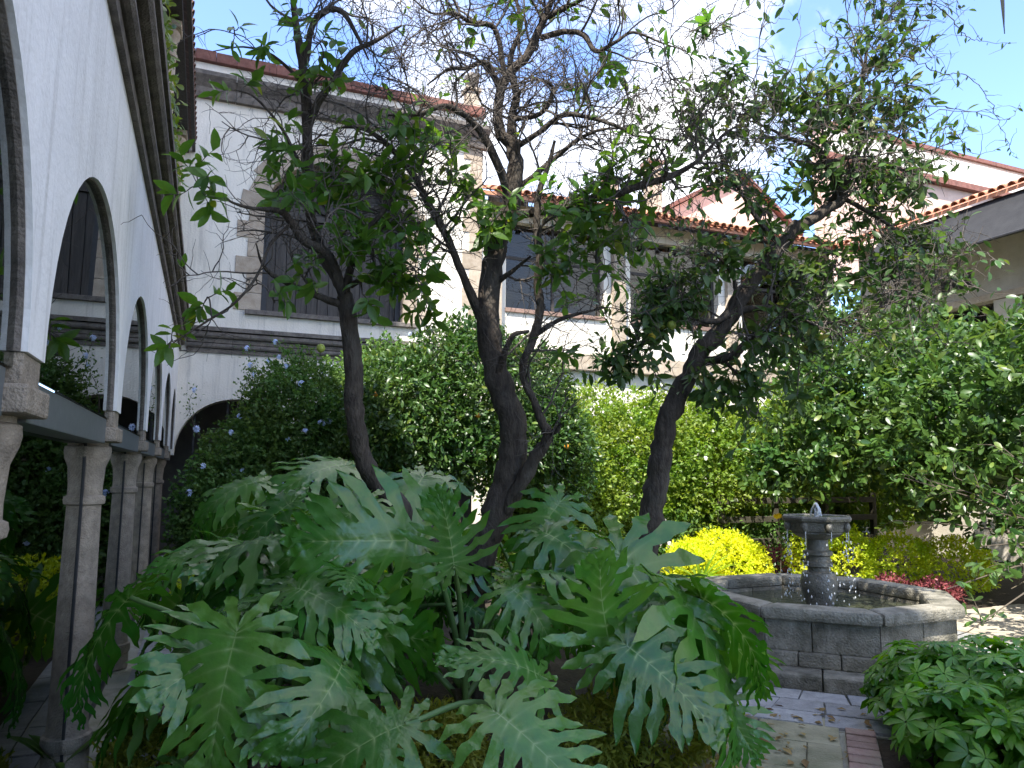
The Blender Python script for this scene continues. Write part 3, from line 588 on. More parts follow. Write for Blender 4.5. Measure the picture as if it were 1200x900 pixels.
# ================================================================== FOUNTAIN
FT = thing('fountain', 'octagonal stone fountain with a small bowl on a baluster pedestal', 'fountain', (FC[0], FC[1], 0))
def ring_piece(name, k, Ri, Ro, z0, z1, t0, t1, m, parent, e=.004, bevel=.008, top_in=0):
    lp = lambda p, s, t: (p[0]+(s[0]-p[0])*t, p[1]+(s[1]-p[1])*t)
    a0, a1, b0, b1 = oct_pt(Ri,k), oct_pt(Ri,k+1), oct_pt(Ro,k), oct_pt(Ro,k+1)
    pts = [lp(a0,a1,t0+e), lp(a0,a1,t1-e), lp(b0,b1,t1-e), lp(b0,b1,t0+e)]
    return MB().prism(pts, 'z', z0, z1).build(name, m, parent, bevel=bevel)
for k in range(8):
    for q in range(2): ring_piece('step_stone', k, 1.0, 1.52, -.05, .12, q/2, (q+1)/2, 'fount', FT, bevel=.02)
    off = [0, .36, .7, 1] if k % 2 else [0, .3, .66, 1]
    for q in range(3): ring_piece('footing_stone', k, .98, 1.235+random.uniform(-.004,.004), .122, .24, off[q], off[q+1], 'fount', FT, bevel=.012)
    off = [0, .55, 1] if k % 2 else [0, .42, 1]
    for q in range(2): ring_piece('wall_stone', k, 1.0, 1.19+random.uniform(-.004,.004), .242, .50, off[q], off[q+1], 'fount', FT, bevel=.008)
    ring_piece('rim_stone', k, .98, 1.27, .502, .61, 0, 1, 'fount', FT, bevel=.035)
MB().prism([oct_pt(1.02,k) for k in range(8)], 'z', .05, .462).build('basin_water', 'water', FT)
ped = MB().lathe((*FC, 0), [(.115,.40),(.125,.46),(.165,.60),(.175,.70),(.15,.78),(.10,.80),(.10,.83),(.135,.845),(.135,.88),(.115,.89),(.115,.94),(.14,.955),(.14,.985),(.105,1.0),(.10,1.10),(.15,1.125),(.17,1.13)], 24).build('pedestal', 'fount_wet', FT, True, auto=40)
bowl = MB().lathe((*FC, 0), [(.15,1.115),(.21,1.14),(.25,1.165),(.25,1.18),(.275,1.19),(.29,1.25),(.30,1.275),(.335,1.29),(.345,1.315),(.335,1.335),(.30,1.335),(.28,1.30),(.1,1.27)], 8, R_(22.5)).build('bowl', 'fount_wet', FT, bevel=.004)
for k in range(8):
    p = oct_pt(.292, k); MB().lathe((p[0], p[1], 1.235), [(.01,-.055),(.026,-.035),(.036,0),(.03,.03),(.01,.05)], 8).build('mask_boss', 'fount_wet', bowl, True)
MB().prism([oct_pt(.305,k) for k in range(8)], 'z', 1.30, 1.326).build('bowl_water', 'water', bowl)
jm = MB(); 
for q in range(5):
    a = random.uniform(0, 6.28); jm.tube([(FC[0]+.012*math.cos(a), FC[1]+.012*math.sin(a), 1.32), (FC[0]+.008*math.cos(a), FC[1]+.008*math.sin(a), 1.40), (FC[0]+.012*math.cos(a+.5), FC[1]+.012*math.sin(a+.5), 1.45), (FC[0]+.045*math.cos(a+.6), FC[1]+.045*math.sin(a+.6), 1.40), (FC[0]+.065*math.cos(a+.6), FC[1]+.065*math.sin(a+.6), 1.33)], [.014,.016,.014,.009,.006], 6, .25)
jm.build('water_jet', 'foam', FT, True)
dm = MB()
for k in range(8):
    p = oct_pt(.30, k+.06)
    for q in range(26):
        t = random.random(); z = 1.12-.62*t; s = random.uniform(.004, .009)
        c_ = (p[0]+random.gauss(0,.022+.02*t), p[1]+random.gauss(0,.022+.02*t), z)
        dm.lathe(c_, [(.001,-s*2),(s,-s*.4),(s*.9,s*.5),(.001,s*2)], 5)
    dm.tube([(p[0],p[1],1.20),(p[0]*1.0,p[1],1.15),(p[0],p[1],1.08)], [.006,.005,.002], 5)
tag(dm.build('falling_drops', 'foam', FT, True), kind='stuff')

# ================================================================== TREES
def grow(start, d, length, n, wander, bias=(0,0,0), r=None):
    p = np.array(start, float); d = np.array(d, float); d /= np.linalg.norm(d)+1e-9; out = [p.copy()]; st = length/n; b = np.array(bias)
    for i in range(n):
        d = d+rng.normal(size=3)*wander+b/n; d /= np.linalg.norm(d)+1e-9; p = p+d*st; out.append(p.copy())
    return np.array(out)
class Tree:
    def __init__(s, name, label, loc):
        s.root = thing(name, label, 'tree', loc); s.pts = []; s.rad = []; s.tan = []; s.tw = Tubes(); s.L = []; s.limbs = []
    def reg(s, P, r):
        T = np.gradient(P, axis=0); s.pts.append(P); s.rad.append(np.broadcast_to(r, (len(P),))); s.tan.append(norm(T))
    def limb(s, name, spec, m=5):       # spec rows: pixel x, y, distance, radius
        P = catmull([PX(a, b, c) for a, b, c, _ in spec], m); r = np.interp(np.linspace(0, len(spec)-1, len(P)), range(len(spec)), [q[3] for q in spec])
        P = P+rng.normal(size=P.shape)*r[:, None]*.05; r = r*.80*(1+.05*rng.normal(size=len(r)))
        v, f = tube_geo(P, r, 14 if r.max() > .03 else 7, .025); o = link(name, quick(name, np.array(v), np.array(f)), MT['bark'], s.root)
        s.reg(P, r); s.limbs.append((P, r)); return o
    def nearest(s, c):
        A = np.concatenate(s.pts); i = np.argmin(((A-c)**2).sum(1)); return A[i], np.concatenate(s.rad)[i], np.concatenate(s.tan)[i]
    def twig(s, P, r0, r1, n=4): s.tw.add(P, np.linspace(r0, r1, len(P)), n)
    def web(s, P, r, per_m, l1=(.35,.9), n2=6, n3=5, up=.25, outw=None, leaf=0.0, lsize=.07):
        seg = np.linalg.norm(np.diff(P, axis=0), axis=1).sum(); nb = max(1, int(seg*per_m))
        for _ in range(nb):
            i = rng.integers(max(1, len(P)//5), len(P)); t = norm(P[min(i, len(P)-1)]-P[i-1])
            d = norm(np.cross(t, rng.normal(size=3)))+t*.5+np.array([0,0,up]); Ln = rng.uniform(*l1)
            Q = grow(P[i], d, Ln, 11, .19, (0,0,.15)); s.twig(Q, min(.011, r[i]*.5), .0035, 5); s.reg(Q, .008)
            for _ in range(n2):
                j = rng.integers(2, len(Q)); t2 = norm(Q[j]-Q[j-1]); d2 = t2*.6+rng.normal(size=3)*.7
                W = grow(Q[j], d2, rng.uniform(.18,.5), 8, .21, (0,0,.1)); s.twig(W, .0046, .0018, 4)
                for _ in range(n3):
                    k = rng.integers(1, len(W)); d3 = norm(W[k]-W[k-1])*.5+rng.normal(size=3)*.7
                    X = grow(W[k], d3, rng.uniform(.08,.26), 5, .22); s.twig(X, .0026, .0011, 3)
                    if rng.random() < leaf: s.leafs(X, 1+rng.integers(0,3), lsize)
    def leafs(s, X, n, size):
        for q in range(n):
            k = rng.integers(1, len(X)); t = norm(X[k]-X[k-1]); d = norm(t*.5+rng.normal(size=3)*.8+np.array([0,0,-.15]))
            s.L.append((X[k], d, norm(np.array([0,0,.8])+rng.normal(size=3)*.5), size*rng.uniform(.6,1.25)))
    def cluster(s, x, y, dd, rad, n, size):
        c = PX(x, y, dd); a, r, t = s.nearest(c); mid = (a+c)/2+rng.normal(size=3)*.06*np.linalg.norm(c-a)+np.array([0,0,.04]); P = catmull([a, mid, c], 5)
        s.twig(P, min(.012, r*.7), .005, 5); s.reg(P[3:], .006); m = max(2, n//7)
        for i in range(m):
            k = rng.integers(len(P)//2, len(P)); d = norm(rng.normal(size=3)+norm(c-a)*.6+np.array([0,0,.15])); X = grow(P[k], d, rad*rng.uniform(.5,1.3), 6, .22); s.twig(X, .0042, .0018, 4)
            nl = int(round(n/m)); ph = rng.uniform(0, 6.28)
            for q in range(nl):
                f = (.3+.7*(q+.6)/nl)*(len(X)-1); b = int(min(f, len(X)-2)); p = X[b]+(X[b+1]-X[b])*(f-b); tt = norm(X[b+1]-X[b]); e1 = norm(np.cross(tt, [.3,.2,.9])); e2 = np.cross(tt, e1)
                ph += 2.4; dr = norm(tt*(.45+.3*q/nl)+(e1*math.cos(ph)+e2*math.sin(ph))*.9+np.array([0,0,-.12])+rng.normal(size=3)*.15)
                s.L.append((p, dr, norm(tt*.7+np.array([0,0,.6])+rng.normal(size=3)*.25), size*rng.uniform(.65,1.2)))
    def finish(s, m, nsingle, T=LEAF):
        s.tw.build('twigs', 'twig', s.root)['kind'] = 'stuff'
        P = np.array([l[0] for l in s.L]); D = np.array([l[1] for l in s.L]); Nn = np.array([l[2] for l in s.L]); sc = np.array([l[3] for l in s.L])
        px = sc/((P-CAMP)@FWD); vis = np.abs((P-CAMP)@RT/((P-CAMP)@FWD)) < .72; order = np.argsort(-(px*vis)); big, rest = order[:nsingle], order[nsingle:]
        V, F = scatter(T, P[rest], D[rest], Nn[rest], sc[rest]); tag(link('crown', quick('crown', V, F), MT[m], s.root), kind='stuff')
        var = []
        for q in range(3):
            TT = leaf_t(w=.22+.02*q, fold=.2+.1*q, droop=.15+.15*q); me = quick('leaf', *TT); me.materials.append(MT[m]); var.append(me)
        for i in big:
            y = Vector(D[i]).normalized(); x = y.cross(Vector(Nn[i])).normalized(); z = x.cross(y); k = sc[i]
            M = Matrix.Translation(P[i]) @ Matrix((x*k, y*k, z*k)).transposed().to_4x4(); put('leaf', var[i % 3], M, s.root)

TA = Tree('forked_citrus_tree', 'old forked citrus tree with two dark bent stems and bare tangled twigs', tuple(PX(552,830,5.6)*[1,1,0]))
D = 5.6
TA.limb('trunk', [(556,850,D,.235),(552,800,D,.19),(552,740,D,.18),(548,690,D,.17),(552,655,D,.15)])
TA.limb('left_stem', [(548,700,D,.13),(525,652,5.55,.105),(497,622,5.5,.095),(465,590,5.4,.090),(438,562,5.3,.088),(422,525,5.25,.084),(415,470,5.2,.084),(414,420,5.2,.08),(408,370,5.2,.078),(404,346,5.2,.07)])
TA.limb('main_stem', [(552,690,D,.15),(565,645,5.62,.145),(585,590,5.7,.14),(601,540,5.7,.135),(600,490,5.7,.13),(583,445,5.7,.122),(573,395,5.7,.112),(573,340,5.7,.108),(582,290,5.7,.10),(596,250,5.7,.09),(603,205,5.7,.083),(601,165,5.7,.075)])
limbs = [
 [(404,350,5.2,.05),(385,300,5.1,.042),(356,282,5.0,.038),(341,260,4.95,.034),(327,247,4.9,.026),(290,243,4.8,.014),(262,232,4.7,.009),(238,215,4.65,.006)],
 [(402,358,5.2,.035),(363,343,5.1,.03),(336,331,5.0,.026),(317,320,4.95,.020),(306,306,4.9,.012),(300,285,4.85,.006)],
 [(341,262,4.95,.016),(318,285,4.85,.013),(300,325,4.75,.011),(275,355,4.65,.010),(245,375,4.6,.009),(218,392,4.55,.007),(203,402,4.5,.005)],
 [(406,348,5.2,.055),(392,322,5.3,.052),(375,290,5.35,.050),(363,245,5.4,.050),(361,180,5.4,.050),(358,110,5.4,.045),(352,60,5.4,.036),(345,15,5.4,.028),(340,-40,5.4,.02)],
 [(362,150,5.4,.03),(372,122,5.35,.034),(392,92,5.3,.032),(412,62,5.3,.026),(440,48,5.3,.018),(470,30,5.3,.010)],
 [(358,75,5.4,.03),(366,30,5.35,.03),(383,12,5.3,.03),(402,15,5.3,.026),(420,45,5.3,.016),(432,70,5.3,.008)],
 [(363,215,5.4,.022),(345,180,5.3,.02),(330,150,5.2,.014),(300,115,5.1,.009),(275,105,5.0,.005)],
 [(358,100,5.4,.02),(320,65,5.3,.013),(285,55,5.2,.008),(250,60,5.1,.004)],
 [(405,340,5.2,.04),(415,300,5.2,.032),(430,270,5.15,.024),(455,240,5.1,.016),(470,205,5.1,.010)],
 [(410,335,5.2,.03),(440,318,5.2,.022),(470,300,5.2,.015),(495,290,5.2,.009)],
 [(563,372,5.7,.05),(549,338,5.6,.042),(534,302,5.55,.038),(520,270,5.5,.036),(498,232,5.45,.034),(480,198,5.4,.032),(445,162,5.4,.024),(420,150,5.4,.014),(395,150,5.4,.007)],
 [(598,232,5.7,.05),(580,185,5.6,.042),(564,155,5.55,.036),(543,134,5.5,.03),(520,124,5.45,.024),(490,134,5.4,.018),(455,135,5.4,.010)],
 [(600,170,5.7,.06),(585,152,5.7,.052),(585,115,5.7,.050),(594,90,5.7,.048),(617,66,5.7,.044),(631,36,5.7,.038),(642,12,5.7,.03),(655,-25,5.7,.022)],
 [(601,170,5.7,.055),(600,140,5.75,.045),(605,110,5.8,.035),(598,70,5.85,.03),(610,30,5.9,.022),(600,-20,5.9,.016)],
 [(606,172,5.7,.03),(633,154,5.6,.028),(660,135,5.55,.026),(687,137,5.5,.022),(720,147,5.5,.018),(750,160,5.5,.012),(790,165,5.5,.007)],
 [(608,220,5.7,.03),(647,188,5.65,.024),(677,164,5.6,.020),(705,152,5.6,.014),(740,150,5.6,.008)],
 [(604,252,5.7,.045),(650,245,5.6,.040),(690,234,5.5,.038),(724,227,5.45,.036),(755,216,5.45,.034),(785,207,5.45,.028),(815,190,5.4,.020),(840,165,5.4,.012),(860,150,5.4,.006)],
 [(633,45,5.7,.03),(660,37,5.65,.028),(684,41,5.6,.026),(698,60,5.55,.022),(722,49,5.5,.018),(742,38,5.5,.014),(775,50,5.5,.008),(810,62,5.5,.004)],
 [(603,140,5.7,.024),(633,133,5.6,.024),(648,105,5.55,.02),(632,93,5.5,.014),(610,98,5.5,.008)],
 [(587,102,5.7,.03),(568,74,5.65,.026),(547,80,5.6,.022),(525,82,5.6,.014),(500,100,5.6,.007)],
 [(592,92,5.7,.028),(580,34,5.6,.026),(553,27,5.55,.024),(533,16,5.5,.018),(505,15,5.5,.011),(480,-5,5.5,.007)],
 [(640,20,5.7,.03),(663,9,5.65,.024),(690,-5,5.6,.018)],
 [(590,600,5.65,.08),(606,575,5.6,.070),(628,535,5.55,.062),(642,512,5.5,.052),(634,492,5.5,.044),(626,470,5.5,.034),(617,452,5.5,.036),(613,428,5.5,.036),(627,391,5.5,.04),(633,360,5.5,.042),(630,333,5.5,.040),(633,300,5.5,.036),(629,265,5.5,.034),(632,225,5.5,.03),(643,193,5.5,.022),(650,165,5.5,.014)],
 [(628,392,5.5,.030),(655,375,5.45,.022),(685,366,5.4,.014),(712,360,5.4,.006)],
 [(580,445,5.65,.035),(595,405,5.55,.03),(603,392,5.5,.024),(620,388,5.5,.014)],
 [(583,330,5.7,.03),(600,318,5.6,.022),(622,300,5.55,.012)],
 [(640,510,5.5,.03),(652,505,5.45,.026),(656,497,5.4,.02)],
]
for sp in limbs: TA.limb('limb', sp)
for P, r in list(TA.limbs[2:]):
    zz = P[:, 2].mean(); hi = zz > 3.1
    if not hi and r.max() > .1: 
        P = P[len(P)*2//3:]; r = r[len(r)*2//3:]
        TA.web(P, r, 3, (.3,.6), 4, 3); continue
    left = P[:, 0].mean() < 1.1
    if P[-1, 0] < .15: TA.web(P[:len(P)*2//3], r[:len(P)*2//3], 3, (.2,.4), 3, 3); continue
    TA.web(P, r, (5.5 if left else 10.5) if hi else 3.5, (.3,.85), 6, 5, leaf=.03, lsize=.085)
CA = [(232,218,4.6,.16,22),(243,348,4.6,.12,11),(198,408,4.5,.08,5),(322,355,4.85,.08,6),(330,190,4.95,.18,24),(345,225,4.95,.14,14),(322,225,4.9,.1,8),(390,205,5.05,.2,34),(425,225,5.1,.2,34),(455,215,5.1,.22,38),(470,265,5.1,.2,34),(488,325,5.1,.18,26),(440,300,5.1,.2,34),(400,275,5.05,.17,24),(365,325,4.95,.14,14),(425,345,5.05,.12,12),(500,360,5.2,.12,12),(460,330,5.15,.16,20),(282,115,5.05,.12,9),(310,55,5.1,.12,8),(275,40,5.1,.1,5),(370,55,5.2,.25,26),(400,90,5.2,.2,14),(470,165,5.35,.25,36),(510,185,5.4,.2,26),(560,262,5.5,.2,36),(590,250,5.5,.16,18),(545,235,5.5,.16,16),(655,330,5.4,.14,14),(690,262,5.4,.25,56),(725,215,5.45,.22,40),(700,305,5.4,.18,24),(665,240,5.4,.18,24),(740,270,5.4,.2,34),(640,300,5.4,.14,14),(830,35,5.5,.1,7),(800,60,5.5,.12,6),(770,190,5.45,.2,22),(590,20,5.6,.25,10),(700,90,5.6,.3,12),(660,420,5.4,.12,6)]
for x, y, d, r, n in CA: TA.cluster(x, y, d, r*1.3, int(n*2.1), .128)
for q in range(3): 
    p = PX(300+60*q, 300, 5); 
TA.finish('citrus', 260)

TB = Tree('leaning_lemon_tree', 'lemon tree with a dark leaning trunk and leafy spreading crown beside the fountain', tuple(PX(752,800,6.2)*[1,1,0]))
D = 6.2
TB.limb('trunk', [(748,800,D,.16),(752,720,D,.145),(757,640,D,.132),(764,600,D,.128),(771,560,D,.124),(775,525,D,.12),(785,485,D,.112),(802,448,D,.104),(822,412,D,.098),(846,384,D,.092),(868,350,D,.086),(890,318,D,.08),(914,288,D,.074),(936,262,D,.066)])
limbs = [
 [(930,270,6.2,.06),(966,248,6.2,.052),(988,232,6.2,.046),(982,216,6.2,.042),(968,192,6.2,.038),(956,173,6.2,.032),(927,163,6.15,.022),(900,150,6.1,.012),(875,140,6.1,.006)],
 [(936,264,6.2,.05),(965,245,6.3,.042),(990,215,6.35,.038),(1003,187,6.4,.034),(1010,157,6.4,.03),(1007,117,6.4,.026),(1013,83,6.4,.02),(1018,50,6.4,.012),(1040,15,6.4,.006)],
 [(967,192,6.2,.03),(1000,184,6.25,.026),(1027,193,6.3,.022),(1060,200,6.3,.016),(1095,215,6.3,.009)],
 [(826,424,6.2,.05),(857,417,6.1,.042),(876,400,6.05,.038),(884,392,6.0,.03)],
 [(858,366,6.2,.04),(890,361,6.15,.034),(922,364,6.1,.028),(953,380,6.05,.018),(975,395,6.0,.010)],
 [(955,378,6.05,.014),(982,377,6.1,.018),(1014,366,6.15,.020),(1041,350,6.2,.018),(1068,340,6.2,.012),(1095,345,6.2,.006)],
 [(866,356,6.2,.04),(840,376,6.1,.032),(802,371,6.05,.025),(770,366,6.0,.015),(745,375,6.0,.008)],
 [(914,288,6.2,.03),(890,260,6.1,.026),(868,225,6.05,.022),(850,190,6.0,.016),(835,150,6.0,.010),(845,110,6.0,.005)],
 [(988,232,6.2,.026),(1020,250,6.2,.022),(1050,270,6.2,.018),(1080,300,6.2,.012),(1090,330,6.2,.006)],
 [(1013,85,6.4,.012),(1050,60,6.4,.009),(1070,20,6.4,.006),(1082,-20,6.4,.004)],
 [(845,386,6.2,.03),(862,340,6.1,.022),(850,310,6.05,.015),(825,290,6.0,.008)],
]
for sp in limbs: TB.limb('limb', sp)
for P, r in TB.limbs[1:]:
    TB.web(P, r, 9, (.3,.8), 6, 5, leaf=.5, lsize=.088)
# long trailing shoots at the right
for sp in ([(1040,60,6.4),(1065,68,6.4),(1100,85,6.4),(1135,90,6.4),(1160,120,6.4),(1178,160,6.4),(1190,185,6.4)], [(1060,5,6.3),(1100,8,6.3),(1130,40,6.3),(1150,48,6.3),(1190,52,6.3)], [(1030,150,6.3),(1080,125,6.3),(1130,130,6.3),(1180,140,6.3),(1195,120,6.3)], [(1060,190,6.3),(1110,150,6.3),(1140,180,6.3),(1185,170,6.3)]):
    P = catmull([PX(*q) for q in sp], 8)+rng.normal(size=(8*(len(sp)-1)+1, 3))*.006; TB.twig(P, .006, .0018, 4)
    for k in range(4, len(P), 2): TB.leafs(P[k-2:k+1], 1, .045)
    for k in range(6, len(P), 6): X = grow(P[k], rng.normal(size=3), .25, 5, .3); TB.twig(X, .003, .0012, 3)
CB = [(770,380,6.0,.25,60),(745,425,6.0,.25,60),(720,440,6.0,.16,24),(800,345,6.0,.25,50),(775,345,6.0,.2,40),(835,462,6.05,.22,34),(880,470,6.0,.2,34),(935,455,6.0,.16,16),(900,400,6.1,.3,56),(860,440,6.05,.2,26),(940,400,6.1,.25,34),(930,330,6.2,.35,60),(985,310,6.2,.35,50),(900,250,6.15,.35,44),(855,215,6.05,.3,44),(840,300,6.05,.25,34),(820,140,6.0,.2,16),(860,100,6.1,.2,20),(900,130,6.2,.28,34),(955,125,6.25,.3,50),(1005,130,6.35,.3,50),(1060,205,6.3,.3,40),(1075,290,6.25,.3,44),(1015,225,6.25,.3,44),(1050,120,6.4,.25,30),(1025,60,6.4,.2,18),(1040,330,6.2,.3,44),(960,350,6.15,.3,40),(960,200,6.2,.3,40)]
for x, y, d, r, n in CB: TB.cluster(x, y, d, r*1.2, int(n*3.0), .112)
def fruit(parent, p, m, r):
    return MB().lathe(p, [(.002,-r*1.12),(r*.35,-r*.98),(r*.72,-r*.7),(r*.97,-r*.25),(r,.05*r),(r*.9,r*.45),(r*.6,r*.8),(r*.25,r*.98),(.002,r*1.02)], 14).build('fruit', m, parent, True)
TB.finish('citrus_b', 220)
for x, y, d, m in ((765,393,5.85,'lemon'),(787,381,5.85,'lime'),(775,380,5.9,'lime'),(730,405,5.9,'lime')): fruit(TB.root, tuple(PX(x,y,d)), m, .038)
fruit(TA.root, tuple(PX(376,408,5.0)), 'lime', .03)

# ================================================================== SHRUBS BEHIND
def stems(root, base, tops, r=.03, name='stem', m='stem_dark', wob=.06):
    for t in tops:
        b = np.array(base)+[random.uniform(-.15,.15), random.uniform(-.15,.15), 0]; mid = (b+np.array(t))/2+rng.normal(size=3)*wob*2
        P = catmull([b, mid, t], 8); MB().tube(P, np.linspace(r, r*.35, len(P)), 7, .05).build(name, m, root, True)
PB = thing('plumbago_shrub', 'dark green plumbago shrub with pale blue flowers before the end wall arch', 'shrub', (1.3, 11.6, 0))
lob = [(1.6,11.8,1.9,1.25,1.0,1.6),(.7,11.6,1.5,.9,.8,1.3),(2.6,11.8,2.4,1.1,1.0,1.45),(.2,11.3,1.0,.65,.6,1.0),(2.2,11.4,1.3,1.2,.8,1.2),(1.2,11.5,2.6,.7,.6,.75)]
foliage('foliage', lob, 120000, LEAF_T, .068, 'plumb', PB, 3, 5, depth=.65, bump=.34)
stems(PB, (1.4,11.8,0), [(.4,11.6,2.2),(1.5,11.8,3.0),(2.6,11.8,3.3),(.9,11.4,1.8)], .035)
def flower_mesh(name, m, r, n=7):
    mb = MB()
    for q in range(n):
        d = norm(np.array([random.gauss(0,1), random.gauss(0,1)-.3, random.gauss(0,1)+.4])); c_ = d*r*.6
        e1 = norm(np.cross(d, [.2,.4,.9])); e2 = np.cross(d, e1)
        for k in range(5):
            a = k*1.2566+q; u = e1*math.cos(a)+e2*math.sin(a); v_ = e1*math.cos(a+1.57)+e2*math.sin(a+1.57); s = r*.55
            mb.add([c_, c_+u*s*.6+v_*s*.32+d*.004, c_+u*s+d*.008, c_+u*s*.6-v_*s*.32+d*.004], [(0,1,2,3)])
    me = mb.mesh(name); me.materials.append(MT[m]); return me
FB = [flower_mesh('flower_cluster', 'blue', .055) for _ in range(3)]; FW = [flower_mesh('flower_cluster', 'white_fl', .055, 6) for _ in range(3)]
def flowers(parent, lobes, n, meshes, seed, front=(-.3,-1,.3), sc=1.0, bump=.22):
    P, O = shell(lobes, 6000, seed, .02, bump); f = norm(np.array(front)); k = np.where(O@f > .25)[0]; np.random.default_rng(seed).shuffle(k)
    for i in k[:n]: put('flower_cluster', meshes[i % 3], Matrix.Translation(P[i]*1.0+O[i]*.03) @ Matrix.Rotation(random.uniform(0,6.3), 4, 'Z') @ Matrix.Scale(sc*random.uniform(.7,1.2), 4), parent)
flowers(PB, lob, 46, FB, 4, bump=.34)
# trailing plumbago sprays on the wall
for x, y in ((345,415),(330,430),(300,425),(375,395),(280,440),(240,470)):
    c_ = PX(x, y, 12.2); P = grow(c_-[0,0,.7], (-.2,0,1), .95, 8, .2); MB().tube(P, np.linspace(.008,.003,len(P)), 4).build('spray', 'stem_dark', PB)
    n = 90; k = rng.integers(2, len(P), n); V, F = scatter(LEAF_S, P[k]+rng.normal(size=(n,3))*.07, rng.normal(size=(n,3)), rng.normal(size=(n,3))+[0,-.4,.6], .05*rng.uniform(.7,1.2,n)); tag(link('spray_leaves', quick('spray_leaves', V, F), MT['plumb'], PB), kind='stuff')
    put('flower_cluster', FB[0], Matrix.Translation(P[-1]+[0,-.04,0]), PB)

OB = thing('orange_bush', 'rounded orange bush with glossy leaves and slim trunks behind the forked tree', 'shrub', (3.6, 9.6, 0))
lob = [(3.3,9.9,2.9,1.1,.9,1.0),(2.5,9.8,2.5,.85,.8,.9),(4.3,10.0,2.7,.9,.8,1.0),(3.9,9.6,2.2,.8,.7,.8),(2.9,9.5,2.2,.8,.6,.8),(3.6,9.9,3.35,.6,.6,.55),(4.8,9.8,2.0,.6,.6,.7)]
foliage('foliage', lob, 50000, LEAF, .088, 'bush', OB, 5, 6, depth=.62, bump=.3, zmin=1.0)
stems(OB, (3.4,9.6,0), [(2.5,9.8,2.4),(3.2,9.7,2.8),(3.9,9.7,2.6),(4.4,9.9,2.6),(2.9,9.5,2.2)], .055)
for x, y, d in ((560,487,9.9),(440,462,9.8),(664,523,10.4)): fruit(OB, tuple(PX(x,y,d-.25)), 'orange', .034)

def hedge_lobes(x0, x1, y0, y1, zc, rx, ry, rz, n, seed):
    r = random.Random(seed); return [(x0+(x1-x0)*(i+.5)/n+r.uniform(-.2,.2), y0+(y1-y0)*(i+.5)/n+r.uniform(-.15,.15), zc+r.uniform(-.15,.15), rx*r.uniform(.8,1.2), ry, rz*r.uniform(.85,1.12)) for i in range(n)]
HG = thing('jasmine_hedge', 'tall sunlit hedge dotted with white flowers behind the fountain', 'hedge', (8.3, 11.6, 0))
lob = hedge_lobes(4.9, 14.6, 11.5, 11.9, 1.75, .85, .75, 1.4, 12, 5)
foliage('foliage', lob, 190000, LEAF_T, .080, 'hedge', HG, 7, 5, depth=.6, bump=.32, zmin=.55)
flowers(HG, lob, 110, FW, 9, (-.5,-1,.3), bump=.32); stems(HG, (8,11.8,0), [(x, 11.8, 2.0) for x in (5.3,6.6,7.8,9.0,10.4,11.4)], .05)
VB = thing('vine_wall_bush', 'light green bush below the gallery wall between orange bush and hedge', 'shrub', (5.4, 11.0, 0))
lob = [(5.3,10.9,1.5,.8,.7,1.35),(5.9,11.0,1.2,.7,.6,1.0),(4.8,10.9,1.1,.7,.6,1.0)]
foliage('foliage', lob, 50000, LEAF_T, .08, 'hedge', VB, 17, 5, depth=.6, bump=.3); stems(VB, (5.3,11,0), [(5.3,10.9,1.8)], .04)

RT_ = thing('broadleaf_tree', 'dense broadleaf tree with glossy leaves hanging right of the fountain', 'tree', (10.6, 5.6, 0))
lob = [(10.4,6.9,2.7,1.4,1.4,1.2),(9.7,7.0,2.3,1.2,1.2,1.0),(11.6,7.6,2.5,1.5,1.5,1.2),(9.9,5.6,2.9,1.1,1.1,1.2),(10.9,5.4,2.7,1.2,1.2,1.0),(9.5,5.3,2.0,.8,.8,.8),(12.2,6.0,2.5,1.4,1.4,1.1),(10.2,8.0,2.9,1.2,1.2,1.2),(9.4,4.9,1.4,.5,.5,.5),(9.2,8.9,2.5,1.1,1.0,1.25),(9.9,9.1,3.4,1.2,1.1,1.1),(11.2,9.2,3.6,1.4,1.2,1.3),(10.6,8.2,1.9,1.2,.9,.9),(12.6,8.0,2.6,1.5,1.4,1.8),(8.6,9.3,1.9,.6,.6,.7)]
foliage('crown', lob, 64000, LEAF_R, .13, 'ficus', RT_, 8, 9, depth=.75, bump=.5)
tr = MB().tube(catmull([(10.8,5.7,0),(10.7,5.8,1.2),(10.8,6.1,2.4),(10.7,6.4,3.6)], 6), np.linspace(.14,.06,19), 10, .05).build('trunk', 'bark', RT_, True)
for a, b in (((10.7,5.8,1.2),(9.6,6.6,2.3)),((10.75,6,1.7),(9.5,5.4,1.6)),((10.8,6.1,2.2),(12,6.6,3.6)),((10.7,5.8,1.5),(9.9,7.6,2.6)),((10.75,6.0,2.0),(10.2,5.2,3.4)),((9.8,5.5,1.65),(9.1,4.8,1.0))):
    MB().tube(catmull([a, (np.array(a)+b)/2+rng.normal(size=3)*.12, b], 6), np.linspace(.06,.018,13), 7, .05).build('limb', 'bark', RT_, True)
